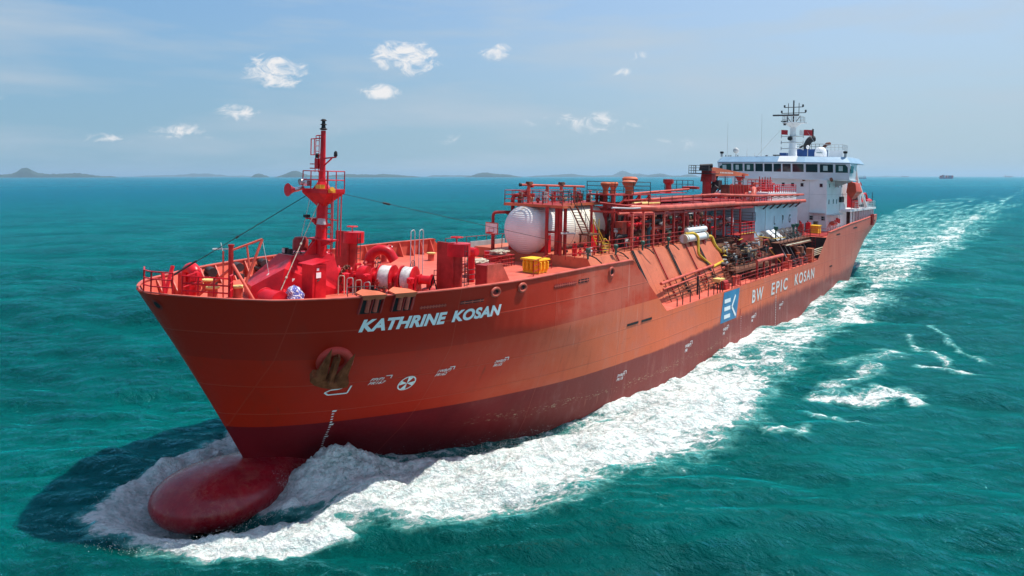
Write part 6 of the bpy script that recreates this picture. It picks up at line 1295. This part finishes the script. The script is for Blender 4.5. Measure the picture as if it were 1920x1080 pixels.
i0 = (np.arange(nx_ - 1)[:, None] * ny_ + np.arange(ny_ - 1)[None, :]).ravel()
faces = np.stack([i0, i0 + ny_, i0 + ny_ + 1, i0 + 1], -1).astype(np.int32)
me = bpy.data.meshes.new('sea'); me.vertices.add(len(co)); me.vertices.foreach_set('co', co.ravel())
me.loops.add(faces.size); me.loops.foreach_set('vertex_index', faces.ravel()); me.polygons.add(len(faces))
me.polygons.foreach_set('loop_start', np.arange(0, faces.size, 4, dtype=np.int32)); me.polygons.foreach_set('loop_total', np.full(len(faces), 4, np.int32))
me.polygons.foreach_set('use_smooth', np.ones(len(faces), bool)); me.update(calc_edges=True)
at_ = me.attributes.new('foam', 'FLOAT', 'POINT'); at_.data.foreach_set('value', np.clip(F, 0, 1.1).astype(np.float32).ravel())
print('sea verts', len(co))

def sea_material():
    t = NT('sea_water'); n, l = t.n, t.l
    geo = n.new('ShaderNodeNewGeometry'); P = geo.outputs['Position']; X, Y, Z = t.sep(P)
    at = n.new('ShaderNodeAttribute'); at.attribute_name = 'foam'; foam = at.outputs['Fac']
    dist = t.math('SQRT', t.math('ADD', t.math('POWER', t.math('SUBTRACT', X, 10.), 2.), t.math('POWER', t.math('SUBTRACT', Y, 20.), 2.)))
    # foam lace
    rot = n.new('ShaderNodeMapping'); rot.inputs['Rotation'].default_value = (0, 0, -math.atan2(.60, -.80)); l.new(P, rot.inputs[0]); S = rot.outputs[0]
    a = t.noise(1.15, 12, .68, S, .9, (.42, 1, 1)); b = t.noise(4.5, 9, .72, S, .5, (.5, 1, 1)); c = t.noise(.33, 5, .6, P, 0, (.6, 1.1, 1))
    f = t.math('ADD', t.math('MULTIPLY', a, .62), t.math('MULTIPLY', b, .38))
    vor = n.new('ShaderNodeTexVoronoi'); vor.feature = 'DISTANCE_TO_EDGE'; vor.inputs['Scale'].default_value = 1.1
    mp = n.new('ShaderNodeMapping'); mp.inputs['Scale'].default_value = (.42, 1, 1)
    dn = n.new('ShaderNodeTexNoise'); dn.inputs['Scale'].default_value = 1.2; dn.inputs['Detail'].default_value = 5; l.new(P, dn.inputs['Vector'])
    av = n.new('ShaderNodeVectorMath'); av.operation = 'MULTIPLY_ADD'; l.new(dn.outputs['Color'], av.inputs[0]); av.inputs[1].default_value = (2.2, 2.2, 0); l.new(S, av.inputs[2])
    l.new(av.outputs[0], mp.inputs[0]); l.new(mp.outputs[0], vor.inputs['Vector'])
    lace = t.ramp(vor.outputs['Distance'], .0, .22, 1, 0)
    f = t.math('ADD', f, t.math('MULTIPLY', lace, .10))
    thr = t.math('SUBTRACT', .83, t.math('MULTIPLY', foam, .455))
    mask = t.ramp(f, t.math('SUBTRACT', thr, .035), t.math('ADD', thr, .075))
    mask = t.math('MULTIPLY', mask, t.ramp(foam, .02, .15))
    soft = t.math('MULTIPLY', t.ramp(f, t.math('SUBTRACT', thr, .24), t.math('ADD', thr, .05)), t.ramp(foam, .05, .4))   # aerated water round the foam
    # whitecaps, rare and small
    pits = t.noise(6.5, 8, .75, S, .8, (.5, 1, 1)); mask = t.math('MULTIPLY', mask, t.math('SUBTRACT', 1., t.math('MULTIPLY', t.ramp(pits, .50, .66), t.math('MULTIPLY', t.ramp(a, .62, .40), .5))))
    wc = t.noise(.35, 10, .72, P, .3, (1, .8, 1)); wl_ = t.noise(.02, 3, .5, P)
    cap = t.ramp(t.math('ADD', wc, t.math('MULTIPLY', wl_, .12)), .815, .845)
    mask = t.math('MAXIMUM', mask, t.math('MULTIPLY', cap, .85))
    # water body colour
    big = t.noise(.035, 4, .5, P); med = t.noise(.16, 5, .55, P, 0, (1, .6, 1))
    deep = t.mix(t.ramp(big, .35, .65), (.0, .037, .033), (.0, .056, .050))
    deep = t.mix(t.ramp(med, .42, .70, 0, .5), deep, (.0, .090, .084))
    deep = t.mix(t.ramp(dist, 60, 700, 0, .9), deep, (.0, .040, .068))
    aer = t.mix(t.math('MULTIPLY', soft, .75), deep, (.10, .33, .30))
    fcol = t.mix(t.ramp(t.math('ADD', t.math('MULTIPLY', b, .6), t.math('MULTIPLY', pits, .4)), .38, .56), (.50, .66, .64), (.90, .93, .91))
    t.val(t.b.inputs['Base Color'], t.mix(mask, aer, fcol)); t.b.inputs['Roughness'].default_value = .9; t.b.inputs['Specular IOR Level'].default_value = 0.
    t.val(t.b.inputs['Subsurface Weight'], t.math('SUBTRACT', 1., mask)); t.b.inputs['Subsurface Radius'].default_value = (.5, 1.7, 1.9); t.b.inputs['Subsurface Scale'].default_value = 1.0
    gl = n.new('ShaderNodeBsdfGlossy'); gl.inputs['Color'].default_value = (.20, .70, .80, 1); t.val(gl.inputs['Roughness'], t.ramp(dist, 20, 1500, .07, .30))
    fz = n.new('ShaderNodeFresnel'); fz.inputs['IOR'].default_value = 1.33
    ms = n.new('ShaderNodeMixShader'); t.val(ms.inputs[0], t.math('MULTIPLY', t.math('MULTIPLY', fz.outputs[0], .72), t.math('SUBTRACT', 1., mask)))
    l.new(t.b.outputs[0], ms.inputs[1]); l.new(gl.outputs[0], ms.inputs[2]); l.new(ms.outputs[0], n['Material Output'].inputs['Surface'])
    # ripples
    r1 = t.noise(.55, 3, .55, P, .6, (1, .55, 1)); r2 = t.noise(1.7, 5, .6, P, .5, (1, .6, 1)); r3 = t.noise(5.5, 4, .6, P, .3); r0 = t.noise(.09, 4, .55, P, .4, (1, .5, 1))
    nf = t.ramp(dist, 10, 160, 1, .0, False)
    h = t.math('ADD', t.math('MULTIPLY', r1, .62), t.math('ADD', t.math('MULTIPLY', r2, .33), t.math('MULTIPLY', t.math('MULTIPLY', r3, .10), nf)))
    h = t.math('ADD', h, t.math('MULTIPLY', r0, t.ramp(dist, 60, 800, 0, 3.2)))
    h = t.math('ADD', h, t.math('MULTIPLY', mask, t.math('ADD', t.math('MULTIPLY', f, .26), t.math('MULTIPLY', t.noise(9, 7, .75, S, 0, (.5, 1, 1)), .12))))
    bm_ = n.new('ShaderNodeBump'); bm_.inputs['Distance'].default_value = 1.0; t.val(bm_.inputs['Strength'], 1.0); l.new(h, bm_.inputs['Height'])
    for k_ in (t.b, gl, fz): l.new(bm_.outputs[0], k_.inputs['Normal'])
    return t.m
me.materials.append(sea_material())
sea = bpy.data.objects.new('sea', me); scene.collection.objects.link(sea); sea['kind'] = 'structure'; sea['label'] = 'turquoise sea with white foam'

# droplets thrown up by the bow wave: countless, one object
def spray():
    r = random.Random(4); V = []; Fc_ = []
    def drop(p, s):
        o = len(V); d = [Vector((r.gauss(0, 1), r.gauss(0, 1), r.gauss(0, 1))).normalized() * s for _ in range(4)]
        V.extend([p + q for q in d]); Fc_.extend([(o, o + 1, o + 2), (o, o + 3, o + 1), (o, o + 2, o + 3), (o + 1, o + 3, o + 2)])
    for k in range(7000):
        t = r.random() ** 1.3; x = -5 - t * 24
        yb = np.interp(-x, [5, 9, 14, 20, 28, 40], [2.9, 4.8, 7.6, 10.4, 12.8, 14.5]) + r.gauss(0, .8); yb = max(yb, np.interp(-x, [4.9, 8.5, 10.9, 13.4, 16.1, 19.3, 23.7, 28.9, 40], [.3, 1.4, 2.7, 4.2, 5.7, 7.1, 8.1, 9.1, 9.6]))
        drop(Vector((x, yb, .25 + abs(r.gauss(0, .3)) * (1 - t * .6))), r.uniform(.006, .02))
    for k in range(2500):
        a = r.uniform(-2.2, 2.6); q = 5.1 + abs(r.gauss(0, .5)); drop(Vector((-3.2 + q * math.cos(a), q * .78 * math.sin(a), abs(r.gauss(0, .18)) - .05)), r.uniform(.006, .018))
    me = bpy.data.meshes.new('spray'); me.from_pydata(V, [], Fc_)
    t = NT('spray_droplets'); t.val(t.b.inputs['Base Color'], t.mix(t.noise(2), (.8, .85, .86), (.9, .92, .92))); t.b.inputs['Roughness'].default_value = .5; me.materials.append(t.m)
    o = bpy.data.objects.new('spray', me); scene.collection.objects.link(o); o['kind'] = 'stuff'; o['label'] = 'white spray thrown up by the bow wave'
spray()

# ------------------------------------------------------------------ far shore: wooded islands
def polar(px, dist):                                                   # compass direction given as offset from the line of sight
    v = fwd + rgt * ((px - 960) / 1280); v.normalize(); return CAM.x + v.x * dist, CAM.y + v.y * dist, v
t_ = NT('distant_woodland'); t_.val(t_.b.inputs['Base Color'], t_.mix(t_.ramp(t_.noise(.01, 8, .7), .4, .6), (.010, .032, .026), (.025, .055, .040))); t_.b.inputs['Roughness'].default_value = .9; M_WOOD = t_.m
def island(px0, px1, dist, hmax, seed, peaks=()):
    x0, y0, v0 = polar(px0, dist); x1, y1, v1 = polar(px1, dist); a = Vector((x0, y0, 0)); b = Vector((x1, y1, 0)); L = (b - a).length
    nrm_ = Vector((v0.x + v1.x, v0.y + v1.y, 0)).normalized(); nu = max(30, int(L / 14)); nv = 14; W = max(160, L * .16); V = []; Fs = []
    for i in range(nu + 1):
        u = i / nu; env = min(1, (u * 5)) ** .6 * min(1, (1 - u) * 5) ** .6
        ridge = .35 + .45 * mnoise.noise(Vector((u * L / 420 + seed * 7.1, seed, 0))) + .16 * mnoise.noise(Vector((u * L / 120, seed * 3.3, 0)))
        for (c, w, hh) in peaks: ridge += hh * math.exp(-((u - c) / w) ** 2)
        for j in range(nv + 1):
            q = j / nv; prof = math.sin(math.pi * min(1, q * 1.0)) ** .6
            tr = .10 * mnoise.noise(Vector((u * L / 22, q * W / 22, seed))) + .05 * mnoise.noise(Vector((u * L / 9, q * W / 9, seed + 3)))
            z = max(0, hmax * 1.12 * env * (max(.06, ridge) * prof + tr * prof)) - (2 if j in (0, nv) or i in (0, nu) else 0)
            p = a.lerp(b, u) + nrm_ * (q * W); V.append((p.x, p.y, z))
    for i in range(nu):
        for j in range(nv): k = i * (nv + 1) + j; Fs.append((k, k + nv + 1, k + nv + 2, k + 1))
    o = mesh_obj('island', V, Fs, M_WOOD, 180); o['kind'] = 'structure'
island(-60, 222, 8200, 78, 1, [(.36, .06, .75), (.75, .10, .2)])
island(250, 480, 15000, 80, 2, [(.5, .1, .4)])
island(470, 506, 8000, 50, 3, [(.4, .3, .5)])
island(512, 792, 7600, 62, 4, [(.12, .07, .9), (.6, .2, .2)])
island(800, 900, 13000, 75, 14)
island(868, 982, 8300, 52, 5, [(.35, .15, .6)])
island(985, 1200, 11500, 60, 6, [(.3, .15, .3), (.85, .06, .2)])
island(1120, 1275, 12800, 80, 7, [(.3, .10, 1.0)])
island(1200, 1290, 10500, 52, 8, [(.4, .2, .5)])
island(1270, 1312, 11500, 55, 9, [(.5, .3, .4)])
island(1500, 1700, 17000, 40, 10)

# ------------------------------------------------------------------ far ships
def far_ship(label, px, dist, length, kind, head, hullcol):
    x, y, v = polar(px, dist); o = bpy.data.objects.new('cargo_ship' if kind != 'container' else 'container_ship', None); scene.collection.objects.link(o)
    o.location = (x, y, 0); o.rotation_euler = (0, 0, math.atan2(rgt.y, rgt.x) + head)
    tag(o, label, 'ship')
    L = length; Bm = L * .15; D = L * .075
    def fp(name, mb, mat): q = mesh_obj(name, mb.v, mb.f, mat, 30); q.parent = o; return q
    m = MB(); n = 16; top = []; bot = []
    for i in range(n + 1):
        u = i / n; xx = (u - .5) * L; w = Bm / 2 * (min(1, (1 - u) * 5) ** .6) * (min(1, .6 + u * 4)); sh = D * (1 + .35 * max(0, u - .85) / .15)
        top += [(xx + (L * .02 if i == n else 0), w, sh), (xx + (L * .02 if i == n else 0), -w, sh)]; bot += [(xx, w * .85, -2), (xx, -w * .85, -2)]
    k = len(top); fs = []
    for i in range(n):
        a = 2 * i; fs += [(a, a + 2, k + a + 2, k + a), (a + 1, k + a + 1, k + a + 3, a + 3), (a, a + 1, a + 3, a + 2)]
    fs += [(0, k, k + 1, 1)]; m.add(top + bot, fs); fp('hull', m, hullcol)
    m = MB(); xx = -L * .34 if kind != 'container' else -L * .22
    m.box(xx - L * .05, xx + L * .05, -Bm * .42, Bm * .42, D, D + L * .10); m.box(xx - L * .03, xx + L * .055, -Bm * .5, Bm * .5, D + L * .10, D + L * .125); fp('bridge_house', m, M_WHITE)
    m = MB(); m.box(xx - L * .09, xx - L * .06, -Bm * .15, Bm * .15, D, D + L * .13); fp('funnel', m, M_DRED)
    m = MB(); m.cyl((xx, 0, D + L * .12), (xx, 0, D + L * .18), L * .004); m.cyl((xx, -Bm * .2, D + L * .155), (xx, Bm * .2, D + L * .155), L * .003); fp('mast', m, M_GREY)
    r = random.Random(int(px))
    if kind == 'container':
        for k in range(13):
            q = -L * .44 + k * L * .066
            if abs(q - xx) < L * .08: continue
            m = MB(); m.box(q, q + L * .058, -Bm * .46, Bm * .46, D, D + L * (.09 + .02 * r.random())); fp('container_stack', m, r.choice([M_DRED, M_BLUE, M_GREY, M_TEAL]))
    elif kind == 'bulk':
        for q in (-.12, .05, .22, .36):
            m = MB(); m.box(q * L - L * .04, q * L + L * .04, -Bm * .3, Bm * .3, D, D + L * .02); fp('hatch_cover', m, M_DRED)
            m = MB(); m.cyl((q * L + L * .06, 0, D), (q * L + L * .06, 0, D + L * .10), L * .006); m.quadbar((q * L + L * .06, 0, D + L * .09), (q * L + L * .12, 0, D + L * .06), L * .006); fp('deck_crane', m, M_GREY)
    return o
far_ship('hazy container ship stacked high on the horizon right of the tanker', 1775, 4300, 98, 'container', R(20), M_BLUE)
far_ship('small blue cargo ship on the horizon beside the white bridge house', 1613, 4300, 68, 'bulk', R(180), M_BLUE)
far_ship('faint ship between the container ship and the bridge house on the horizon', 1697, 11000, 110, 'bulk', R(10), M_DARK)
far_ship('faint ship farthest right on the horizon', 1891, 11000, 120, 'bulk', R(10), M_DARK)
# ------------------------------------------------------------------ sea air
hz_m = bpy.data.materials.new('sea_air'); hz_m.use_nodes = True; nt = hz_m.node_tree
for n in list(nt.nodes):
    if n.type != 'OUTPUT_MATERIAL': nt.nodes.remove(n)
vol = nt.nodes.new('ShaderNodeVolumePrincipled'); vol.inputs['Color'].default_value = (.55, .80, 1, 1); vol.inputs['Density'].default_value = HAZE_DENSITY; vol.inputs['Anisotropy'].default_value = 0.2
nt.links.new(vol.outputs[0], [n for n in nt.nodes if n.type == 'OUTPUT_MATERIAL'][0].inputs['Volume'])
m = MB(); m.box(-46500, 10500, -46500, 21500, -3.2, 170)
o = mesh_obj('haze', m.v, m.f, hz_m); o['kind'] = 'stuff'; o['label'] = 'pale blue sea haze'
